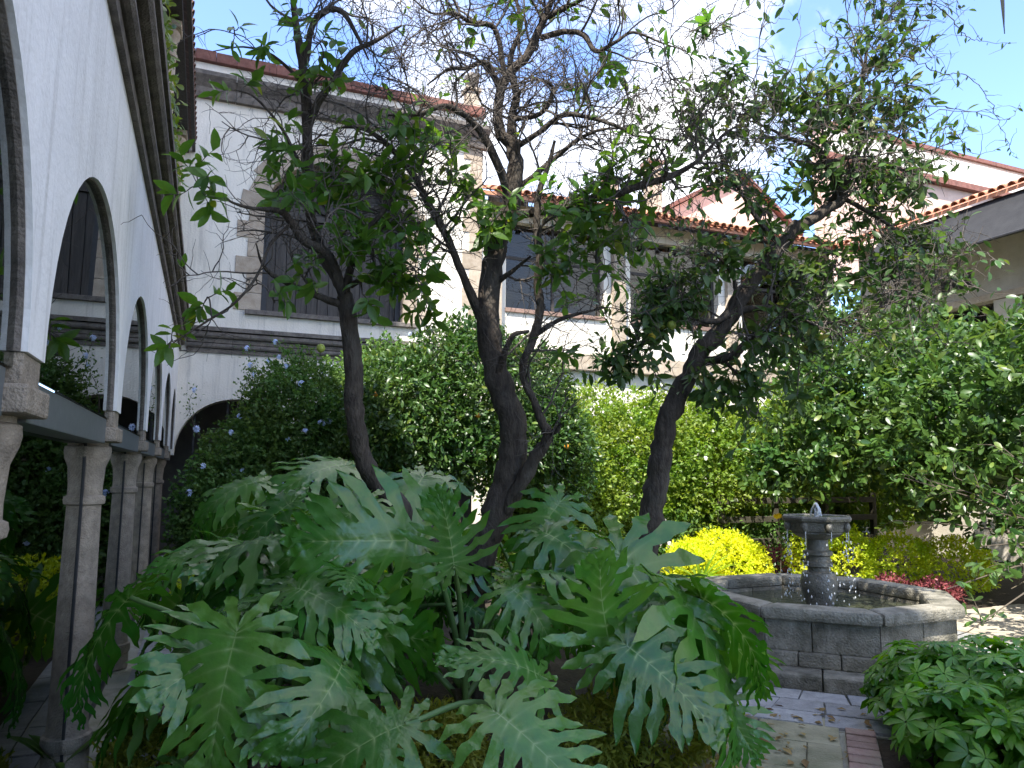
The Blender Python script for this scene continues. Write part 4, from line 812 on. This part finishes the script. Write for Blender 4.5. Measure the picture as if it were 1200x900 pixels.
# hanging foreground spray of that tree, right of the fountain
SP = thing('overhanging_branch_shrub', 'slender dark-leaved shrub with drooping branches beside the yellow border', 'shrub', (8.3, 4.6, 0))
SPt = Tubes(); SL = []
for x, y, d in ((1165,600,8.0),(1190,560,8.0),(1150,640,7.7),(1185,690,7.4),(1120,560,8.4),(1080,560,8.6),(1050,610,8.8),(1170,520,8.2),(1110,690,7.4),(1135,740,6.8),(1060,560,8.8),(1195,640,7.6)):
    c_ = PX(x, y, d); b = np.array([8.5,4.7,0.2]); P = catmull([b, b+[.1,.2,.7], (b+c_)/2+[0,0,.45], c_], 6); SPt.add(P, np.linspace(.02,.005,len(P)), 5)
    for q in range(7):
        k = rng.integers(len(P)//2, len(P)); X = grow(P[k], rng.normal(size=3)+norm(c_-b)*.5, .4, 6, .25); SPt.add(X, np.linspace(.005,.002,7), 4)
        for _ in range(7): kk = rng.integers(1, 7); SL.append((X[kk], rng.normal(size=3)+norm(X[-1]-X[0])*.8, rng.normal(size=3)*.5+[0,0,.8]))
SPt.build('branches', 'stem_dark', SP)
V, F = scatter(LEAF_R, np.array([q[0] for q in SL]), np.array([q[1] for q in SL]), np.array([q[2] for q in SL]), .115*rng.uniform(.6,1.2,len(SL))); tag(link('foliage', quick('foliage', V, F), MT['ficus'], SP), kind='stuff')

def mound(name, label, cat, lobes, n, size, m, seed, T=LEAF_S, group=None, base=None, depth=.16, bump=.12):
    t = thing(name, label, cat, base or (lobes[0][0], lobes[0][1], 0), group); foliage('foliage', lobes, n, T, size, m, t, seed, 5, depth=depth, bump=bump, jit=.7)
    stems(t, (lobes[0][0], lobes[0][1], 0), [(l[0], l[1], l[2]+.1) for l in lobes[:3]], .012); return t
mound('golden_mound', 'clipped bright yellow mound shrub left of the fountain pedestal', 'shrub', [(7.95,10.2,.22,.74,.6,.55),(8.35,10.15,.2,.5,.5,.45),(7.5,10.25,.2,.45,.5,.42)], 22000, .05, 'gold', 21, depth=.22, bump=.22)
mound('golden_border', 'bright yellow-green border shrub behind the fountain rim', 'shrub', [(9.6,9.1,.3,.55,.5,.55),(10.2,8.6,.3,.6,.5,.5),(10.8,8.1,.28,.6,.5,.48),(9.3,9.4,.4,.4,.4,.6)], 16000, .06, 'gold2', 22)
mound('golden_border', 'yellow border shrub by the dark-leaved branches, beyond the schefflera', 'shrub', [(7.9,4.45,.22,.5,.35,.3),(8.4,4.3,.22,.5,.35,.3)], 9000, .05, 'gold2', 23)
mound('golden_border', 'low yellow border shrub behind the big-leaved plants near the arcade columns', 'shrub', [(.3,8.8,.35,.55,.5,.5),(1.0,9.0,.35,.6,.5,.5),(1.7,9.1,.35,.6,.5,.45)], 14000, .055, 'gold2', 24)
mound('red_foliage_plant', 'low crimson-leaved bedding plants at the foot of the hedge', 'bedding plants', [(9.3,10.2,.2,.35,.3,.28),(8.95,10.4,.2,.3,.3,.3)], 3500, .05, 'red', 25)
mound('red_foliage_plant', 'low pink-red bedding plants between yellow border and sunlit path', 'bedding plants', [(9.25,7.9,.08,.3,.25,.2),(9.5,7.4,.08,.35,.3,.2)], 3200, .05, 'red', 26)
mound('green_bedding_plant', 'low green bedding plant between yellow mound and crimson plants', 'bedding plants', [(8.75,10.35,.22,.3,.3,.35)], 2500, .055, 'hedge', 27)
gi = 0
for x, y, z, r, lb in ((750,868,.16,.46,'golden-tipped low ground cover beside the path under drooping leaves'),(215,890,.1,.34,'golden-tipped low ground cover near the arcade column'),(500,885,.1,.30,'golden-tipped low ground cover below the central big leaf'),(410,893,.08,.24,'small golden-tipped ground cover tuft between the two broad front leaves')):
    p = onZ(x, y, .15); gi += 1
    mound('ground_cover_plant', lb, 'ground cover', [(p[0],p[1],z+.04,r,r*.7,.26),(p[0]+r*.7,p[1]+.15,z+.03,r*.7,r*.6,.22),(p[0]-r*.6,p[1]+.1,z+.02,r*.6,r*.5,.2)], 9000, .05, 'moss', 30+gi, LEAF_L, depth=.25, bump=.25)
# rail fence in the shade behind the fountain
FE = thing('rail_fence', 'dark weathered timber rail fence under the flowering hedge', 'fence', (9.6, 10.95, 0))
for z in (.45, .85, 1.19): MB().box(8.6, 12.4, 10.90, 10.945, z, z+.11).build('rail', 'wood_rail', FE, bevel=.008)
for x in np.arange(8.7, 12.5, 1.25): MB().box(x-.05, x+.05, 10.948, 11.04, 0, 1.38).build('post', 'wood_rail', FE, bevel=.008)
dk = thing('shade_shrub', 'dark leafy shrub filling the shade under the hedge behind the fence', 'shrub', (9.5, 11.3, 0))
foliage('foliage', hedge_lobes(6.8, 12.6, 11.2, 11.3, .5, .7, .35, .55, 8, 3), 14000, LEAF_S, .08, 'plumb', dk, 41, 5, depth=.5)

# ================================================================== PHILODENDRONS
def philo_mesh(seed, cy=.9, cx=.5):
    """lobed blade: every lobe is two strips either side of its vein; neighbours share the web up to the sinus between them"""
    r = random.Random(seed); V = []; F = []; vein = []; key = {}
    def add(p, z, v=0.0, k=None):
        if k is not None and k in key: return key[k]
        V.append((p[0], p[1], z)); vein.append(v)
        if k is not None: key[k] = len(V)-1
        return len(V)-1
    spec0 = [(-.015,152,.40),(.0,122,.52),(.03,97,.60),(.11,80,.63),(.23,69,.61),(.36,60,.56),(.49,52,.49),(.61,44,.41),(.72,36,.33),(.82,25,.25)]
    TS = .27; ts = [0, .045, .14, TS, .37, .48, .57, .66, .76, .86, .93, 1.0]
    for sgn in (-1, 1):
        spec = [(a, R_(b+r.uniform(-4,4)), c*r.uniform(.88,1.1)) for a, b, c in spec0]+[(.86, 0.0, .24)]
        curl = [r.uniform(.0,.30) for _ in spec]; curl[-1] = 0; lift = [r.uniform(-.16,.12) for _ in spec]; lift[-1] = 0
        def A(i, t):
            s0, a, l = spec[i]; p = np.array([sgn*math.sin(a), math.cos(a)])*l*t; return np.array([0, s0])+p+np.array([0, 1.0])*curl[i]*l*t*t
        def Z(i, t): return lift[i]*spec[i][2]*t*t
        M = [np.array([0, -.05])]+[np.array([0, (spec[i][0]+spec[i+1][0])/2]) for i in range(len(spec)-1)]
        Sx = []
        for i in range(len(spec)-1):
            k = r.uniform(.22,.34); Sx.append((.5*(A(i, k)+A(i+1, k)), .5*(Z(i, k)+Z(i+1, k))))
        a0 = spec[0][1]; S0 = (A(0, .34)+np.array([-sgn*math.cos(a0), math.sin(a0)])*-.055*1.0, Z(0, .34))
        for i in range(len(spec)):
            term = i == len(spec)-1; l = spec[i][2]; halfw = .052*(.7+.5*l/.6); e = r.uniform(-.04,.04)
            wf = dict(zip(ts[4:], (.70, .80, 1.25+r.uniform(-.2,.3), .78, .70, .62, .36, 0))); wb = dict(zip(ts[4:], (.68, .70, .72, 1.0+r.uniform(-.2,.35), 1.05, .60, .34, 0)))
            cen = []
            for jx, t in enumerate(ts): cen.append(add(A(i, t), Z(i, t)-.007*(t > 0)*(t < .95), (1.0 if t < .05 else .85*(1-t)**.5), ('t', jx) if term else ('r', sgn, i) if t > 0 and jx < 0 else (('rib', round(spec[i][0], 4)) if t == 0 else None)))
            for side in ((0,) if term else (0, 1)):     # 0: towards the base, 1: towards the tip
                bi = i-1 if side == 0 else i
                m0 = M[i] if side == 0 else M[i+1]; Sp, Sz = (S0 if bi < 0 else Sx[bi])
                col = []
                for jx, t in enumerate(ts):
                    if t == 1.0: col.append(cen[-1]); continue
                    if t <= TS:
                        f = t/TS; p = m0+(Sp-m0)*f
                        col.append(add(p, Sz*f*f+.016*math.sin(math.pi*f), 1.0 if t == 0 else 0.0, ('m', round(float(m0[1]), 4)) if t == 0 else ('s', sgn, bi, jx)))
                    else:
                        d = A(i, t+.01)-A(i, t-.01); d /= np.linalg.norm(d); nn = np.array([d[1], -d[0]])*sgn*(1 if side == 0 else -1)
                        if term: nn = np.array([sgn, 0])
                        w = halfw*(wb if side == 0 else wf)[t]*r.uniform(.9,1.1); col.append(add(A(i, t)+nn*w, Z(i, t)+.016*math.sin(jx*1.5+i+seed), 0.0))
                for p in range(len(ts)-1):
                    q = (cen[p], col[p], col[p+1], cen[p+1]); q = q if q[2] != q[3] else q[:3]+(q[2],)
                    if p == len(ts)-2: V.append(tuple(np.array(V[cen[-1]]))); vein.append(0); F.append((cen[p], col[p], len(V)-1, cen[-1]))
                    else: F.append(q)
    V = np.array(V); x, y, z = V.T
    z = z+.035*np.sin(y*8+seed)*np.abs(x)*2-.05*np.exp(-(x/.05)**2)*0
    yb = np.sin(cy*y)/cy; zb = -(1-np.cos(cy*y))/cy
    xb = np.sin(cx*x)/cx; zx = -(1-np.cos(cx*x*1.5))/cx*.8+.10*np.minimum(np.abs(x), .2)
    W = np.stack([xb, yb+z*np.sin(cy*y), zb+zx+z*np.cos(cy*y)], 1)
    me = quick('leaf', W, np.array(F)); at = me.attributes.new('vein', 'FLOAT', 'POINT'); at.data.foreach_set('value', np.array(vein, np.float32)); me.materials.append(MT['philo'])
    bm = bmesh.new(); bm.from_mesh(me); bmesh.ops.recalc_face_normals(bm, faces=bm.faces); bm.to_mesh(me); bm.free(); return me
PM = [philo_mesh(1,.5,.4), philo_mesh(2,.9,.6), philo_mesh(3,1.3,.7), philo_mesh(4,1.0,.9), philo_mesh(5,.7,.3), philo_mesh(6,1.5,.5)]
GP = None
plants = [('big-leaved philodendron arching over the arcade column base', (.30,4.25)), ('big-leaved philodendron left of the forked trunk with one huge flat leaf', (.85,4.35)), ('big-leaved philodendron in front of the forked trunk', (1.5,4.35)),
          ('big-leaved philodendron drooping over the path edge', (2.75,4.35)), ('big-leaved philodendron between forked trunk and leaning lemon tree', (2.45,5.3)), ('big-leaved philodendron behind the forked trunk', (1.7,6.5)),
          ('big-leaved philodendron by the plumbago near the arcade', (.75,6.9)), ('big-leaved philodendron between arcade walk and low yellow border', (.5,5.6)), ('big-leaved philodendron spreading below the bent left stem', (1.1,5.4)), ('low philodendron at the front edge of the bed', (1.6,3.35))]
PR = []
for lb, (x, y) in plants:
    t = thing('philodendron', lb, 'philodendron', (x, y, 0)); PR.append(t)
    P = catmull([(x,y,0),(x+.05,y+.03,.25),(x-.03,y,.48)], 5); MB().tube(P, np.linspace(.06,.045,len(P)), 9, .12).build('stem', 'stem_dark', t, True)
def pleaf(pi, J, d, nrm, size, var):
    J = Vector(J); y = Vector(d).normalized(); nn = Vector(nrm); x = y.cross(nn).normalized(); z = x.cross(y)
    M = Matrix.Translation(J) @ Matrix((x*size, y*size, z*size)).transposed().to_4x4()
    o = put('leaf', PM[var % 6], M, PR[pi])
    bx, by = plants[pi][1]; b = Vector((bx+random.uniform(-.04,.04), by+random.uniform(-.04,.04), random.uniform(.25,.48)))
    mid = b.lerp(J, .5)+Vector((0,0,.16))*(J-b).length
    P = catmull([b, mid, J-y*.015-z*.004], 7); me = MB().tube(P, np.linspace(.021,.0125,len(P)), 7).mesh('petiole', True); me.materials.append(MT['petiole'])
    q = bpy.data.objects.new('petiole', me); COL.objects.link(q); q.parent = o; q.matrix_parent_inverse = M.inverted(); return o
UPV = np.array([0,0,1.0])
def pl(pi, j, t, nh=None, var=0, k=1.0):
    J = PX(*j); T = PX(*t); d = T-J; L_ = np.linalg.norm(d); nh = UPV-FWD*.6 if nh is None else np.array(nh, float); pleaf(pi, J, d+UPV*.25*L_*(var % 3)*.3, nh, L_*1.08*k, var)
pl(1, (277,742,3.35), (232,905,3.05), UPV*.55-FWD, 0, 1.0)
pl(9, (583,836,3.05), (700,925,2.75), UPV*.9-FWD*.6, 0, 1.0)
pl(9, (470,850,3.05), (338,915,2.85), UPV*.9-FWD*.5, 4)
pl(3, (716,762,3.9), (688,648,3.95), FWD*1.0+UPV*.25-RT*.3, 4, 1.0)
pl(3, (728,652,4.45), (826,800,4.0), UPV*.6-FWD*.8, 1)
pl(3, (735,757,3.75), (842,838,3.45), UPV*.7-FWD*.7, 0)
pl(3, (822,700,4.35), (925,775,4.2), UPV*.4+RT*.7+FWD*.5, 2, 1.0)
pl(3, (800,705,4.2), (935,885,3.85), UPV*.4+RT*.8-FWD*.3, 1, .95)
pl(2, (532,662,4.0), (525,600,4.25), FWD*.9+UPV*.35, 4, 1.15)
pl(7, (318,630,4.7), (172,672,4.35), UPV*1.0-FWD*.1, 2, .95)
pl(0, (150,702,3.95), (50,812,3.75), UPV*.6-RT*.5+FWD*.1, 1)
pl(6, (300,565,6.0), (215,592,5.7), UPV*.8-FWD*.4, 2, 1.1)
pl(5, (405,545,6.3), (345,552,5.9), UPV*.7-FWD*.5, 1, 1.3)
pl(5, (495,560,5.9), (470,600,5.5), UPV*.6-FWD*.7, 1, 1.5)
pl(8, (430,590,5.0), (345,640,4.7), UPV*.8-FWD*.5, 1)
pl(8, (395,665,4.4), (300,690,4.1), UPV*.8-FWD*.4, 0)
pl(1, (350,690,3.9), (425,720,3.7), UPV*.8-FWD*.5, 1, 1.1)
pl(4, (640,625,4.8), (720,670,4.5), UPV*.8-FWD*.4, 1)
pl(4, (655,590,5.2), (620,640,5.0), UPV*.6-FWD*.7, 1, 1.3)
pl(2, (600,690,4.2), (650,740,4.0), UPV*.8-FWD*.5, 2, 1.2)
pl(2, (440,720,4.0), (380,780,3.8), UPV*.7-FWD*.5, 1, 1.2)
pl(8, (340,590,5.2), (270,640,5.0), UPV*.8-FWD*.5, 1, 1.1)
pl(7, (260,650,4.9), (200,640,4.6), UPV*.9-FWD*.3, 2, 1.3)
pl(9, (630,790,3.5), (560,760,3.4), UPV*.9-FWD*.4, 4, 1.3)
for pi, (lb, (x, y)) in enumerate(plants):
    n = (11, 8, 7, 9, 12, 14, 15, 13, 11, 1)[pi]; ph = random.uniform(0, 6.28)
    for q in range(n):
        ph += 2.4+random.uniform(-.3,.3); f = (q+.5)/n
        rad = .25+.55*f+random.uniform(-.08,.08); h = 1.42-.75*f+random.uniform(-.12,.12)
        if pi in (3, 9): h *= .8
        if pi == 0: h *= .72; rad *= .8
        if pi in (1,): h *= .85
        if pi >= 5 and pi <= 8: h *= 1.02
        dr = np.array([math.cos(ph), math.sin(ph), 0]); J = np.array([x, y, 0])+dr*rad+UPV*max(h, .35)
        if J[0] < -.2: continue
        dcam = np.hypot(J[0], J[1])
        if dcam < 3.0: continue
        if y < 5.2 and abs(J[0]/J[1]-.355) < .075 and J[2] > .55: continue          # the trunk stands clear of leaves here
        if x > 2 and J[2] > .85 and J[0] > 2.95: continue
        blade = dr*1.0+UPV*(.25-1.0*f*random.uniform(.6,1.2)); pleaf(pi, J, blade, UPV+dr*.35+rng.normal(size=3)*.42, random.choice((.4,.5,.6,.75))*random.uniform(.9,1.1)*(.66 if dcam < 4.3 else .92), random.randrange(6))

# ================================================================== SCHEFFLERA by the brick kerb
SC = thing('schefflera_shrub', 'dwarf umbrella shrub with fingered glossy leaves beside the brick kerb', 'shrub', (5.1, 3.3, 0))
SCM = []
for q in range(4):
    V = []; F = []; n = 8
    for k in range(n):
        a = 2*math.pi*k/n+random.uniform(-.12,.12); tv, tf = leaf_t(((0,.12),(.35,.75),(.7,1),(1,.12)), .19, .3, random.uniform(.15,.45)); ln = random.uniform(.8,1.1)
        c_, s_ = math.cos(a), math.sin(a); b = len(V)
        for p in tv: yv = p[1]*ln+.06; V.append((p[0]*c_+yv*s_, -p[0]*s_+yv*c_, p[2]+.25*p[1]*(.3)))
        F += [tuple(i+b for i in f) for f in tf]
    me = quick('leaf', np.array(V), np.array(F)); me.materials.append(MT['sche']); SCM.append(me)
lob = [(4.25,3.25,.16,.32,.36,.36),(4.55,2.75,.16,.45,.4,.36),(4.72,3.75,.24,.40,.40,.40),(5.0,3.55,.26,.50,.5,.42),(5.45,3.2,.28,.6,.6,.44),(4.75,2.95,.18,.42,.5,.36),(5.9,2.9,.28,.6,.6,.45),(5.2,2.6,.22,.6,.5,.4)]
P, O = shell(lob, 1500, 51, .5, .15)
stems(SC, (5.1,3.3,0), [(4.9,3.5,.5),(5.4,3.2,.6),(4.8,3.0,.45),(5.9,2.9,.6)], .014)
fr = []
for p, o in zip(P, O):
    z = Vector(norm(o*.8+UPV*.75+rng.normal(size=3)*.25)); x = z.cross(Vector((random.random(), random.random(), .1))).normalized(); y = z.cross(x); k = random.uniform(.085,.14)
    v = p-CAMP; seen = v@FWD > .5 and abs(v@RT/(v@FWD)) < .74; fr.append((k/max(.5, v@FWD)*(1+.6*(o@norm(-v))) if seen else -1, p, x, y, z, k))
fr.sort(key=lambda q: -q[0])
for cn, (_, p, x, y, z, k) in enumerate(fr[:295]): put('leaf', SCM[cn % 4], Matrix.Translation(p) @ Matrix((x*k, y*k, z*k)).transposed().to_4x4(), SC)
me0 = SCM[0]; tv = np.array([v.co[:] for v in me0.vertices]); tf = np.array([q.vertices[:] for q in me0.polygons])
V, F = scatter((tv, tf), np.array([q[1] for q in fr[295:]]), np.array([q[3][:] for q in fr[295:]]), np.array([q[4][:] for q in fr[295:]]), np.array([q[5] for q in fr[295:]]))
tag(link('inner_leaves', quick('inner_leaves', V, F), MT['sche'], SC), kind='stuff')

# ================================================================== small plants
def tuft(name, label, cat, base, n, length, width, m, spread=.9, droop=1.0):
    t = thing(name, label, cat, base)
    for q in range(n):
        a = random.uniform(0, 6.28); el = random.uniform(.5, 1.3)*spread; d = np.array([math.cos(a)*math.sin(el), math.sin(a)*math.sin(el), math.cos(el)]); P = grow(base, d, length*random.uniform(.7,1.1), 7, .05, (0,0,-droop))
        sd_ = norm(np.cross(d, [0,0,1.0])); V = []; F = []
        for j, p in enumerate(P):
            ww = width*math.sin(math.pi*min(.98, .12+.86*j/7))**.8; V += [p-sd_*ww, p+[0,0,-ww*.4], p+sd_*ww]
        for j in range(7):
            for i in range(2): F.append((j*3+i, j*3+i+1, j*3+i+4, j*3+i+3))
        link('leaf', quick('leaf', np.array(V), np.array(F)), MT[m], t)
    return t
tuft('agapanthus', 'strap-leaved lily clump beside the clipped yellow mound', 'lily', (7.25,9.7,.02), 46, .75, .025, 'fern')
tuft('peace_lily', 'small broad-leaved lily at the foot of the arcade column', 'lily', tuple(onZ(70,905,0.02)), 12, .42, .05, 'lily', .8, .7)
FN = thing('sword_fern', 'bright green fern fronds between forked trunk and leaning trunk', 'fern', tuple(PX(665,640,7.2)*[1,1,0]))
for q in range(16):
    a = q*2.4; d = np.array([math.cos(a)*.55, math.sin(a)*.55, .9]); b = PX(665,640,7.2)*[1,1,0]; P = grow(b, d, 1.75*random.uniform(.75,1.05), 26, .02, (0,0,-.9)); T_ = norm(np.gradient(P, axis=0)); sd_ = norm(np.cross(T_, [0,0,1.0]))
    pp = np.concatenate([P[8:], P[8:]]); dd = np.concatenate([sd_[8:], -sd_[8:]])+np.concatenate([T_[8:], T_[8:]])*.4
    sz = np.tile(.17*np.sin(np.linspace(.5,3.0,len(P)-8)), 2); V, F = scatter(LEAF_L, pp, dd, np.tile([0,0,1.0], (len(pp),1)), sz+.01)
    v2, f2 = tube_geo(P, np.linspace(.006,.002,len(P)), 4); V2 = np.concatenate([V, np.array(v2)]); F2 = np.concatenate([F, np.array(f2)+len(V)]); link('frond', quick('frond', V2, F2), MT['fern'], FN)
IV = thing('ivy', 'yellow-green ivy trailing from the gallery parapet under the eave', 'ivy', (-.5, 7.0, 5.1))
ivp = []
for q in range(900): yv = random.uniform(3.5, 9.6); ivp.append((-.50+random.gauss(0,.035), yv, 5.12+abs(random.gauss(0,.18))))
ivp = np.array(ivp); V, F = scatter(LEAF_R, ivp, rng.normal(size=(900,3))+[.3,0,-.6], rng.normal(size=(900,3))*.5+[.9,-.5,.3], .085*rng.uniform(.6,1.3,900)); tag(link('foliage', quick('foliage', V, F), MT['ivy'], IV), kind='stuff')
P = grow((-.52,3.5,5.11), (0,1,0), 6.1, 24, .02); MB().tube(np.array(P)*[0,1,0]+[-.52,0,5.12], .008, 5).build('stem', 'stem_dark', IV)
YR = thing('yellow_rose', 'single yellow bloom on a thin stem before the dark rail fence', 'flower', tuple(PX(912,607,12.0)*[1,1,0]))
p = PX(912,607,12.0); MB().tube([p*[1,1,0], p*[1,1,.6]+[.04,0,0], p], .008, 5).build('stem', 'stem_dark', YR)
mb = MB()
for q in range(14):
    a = q*2.4; r = .012+.006*q; c_ = p+np.array([math.cos(a)*r, math.sin(a)*r, .05-.003*q]); s = .035
    mb.add([c_+[0,0,-s], c_+[math.cos(a+1.5)*s, math.sin(a+1.5)*s, 0], c_+[math.cos(a)*.02, math.sin(a)*.02, s], c_-[math.cos(a+1.5)*s, math.sin(a+1.5)*s, 0]], [(0,1,2,3)])
mb.build('bloom', 'yellow_fl', YR)
V, F = scatter(LEAF_S, p*[1,1,.5]+rng.normal(size=(60,3))*[.12,.12,.25], rng.normal(size=(60,3)), rng.normal(size=(60,3))+[0,0,1], .07); tag(link('foliage', quick('foliage', V, F), MT['bush'], YR), kind='stuff')
PT = thing('palm_frond', 'dark hanging palm leaf tip against the sky', 'palm frond', tuple(PX(1172,-60,4.0)))
P = catmull([PX(1172,-120,4.0), PX(1171,-50,4.0), PX(1175,5,4.0), PX(1177,40,4.0)], 5); V = []; F = []
for j, q in enumerate(P): ww = .03*(1-j/(len(P)-1))+.001; V += [q-RT*ww, q-FWD*.006, q+RT*ww]
for j in range(len(P)-1):
    for i in range(2): F.append((j*3+i, j*3+i+1, j*3+i+4, j*3+i+3))
link('blade', quick('blade', np.array(V), np.array(F)), MT['palm'], PT)
n = 300; fu = rng.uniform(2.6,6.2,n); fv = rng.uniform(-1.0,.3,n); fp = np.stack([fu*Q2+fv*Q2, fu*Q2-fv*Q2, np.full(n,.016)], 1); dc = np.hypot(fp[:,0]-FC[0], fp[:,1]-FC[1]); fp = fp[dc > 1.75]; n = len(fp)
V, F = scatter(LEAF_S, fp, rng.normal(size=(n,3))*[1,1,.08], np.tile([0,0,1.0],(n,1))+rng.normal(size=(n,3))*.2, .06*rng.uniform(.4,1.6,n)); tag(link('fallen_leaves', quick('fallen_leaves', V, F), MT['dry']), 'dry fallen leaves scattered over the path slabs', 'leaf litter', kind='stuff')
print('objects', len(bpy.data.objects), 'tris', sum(len(o.data.polygons) for o in bpy.data.objects if o.type == 'MESH')*2)
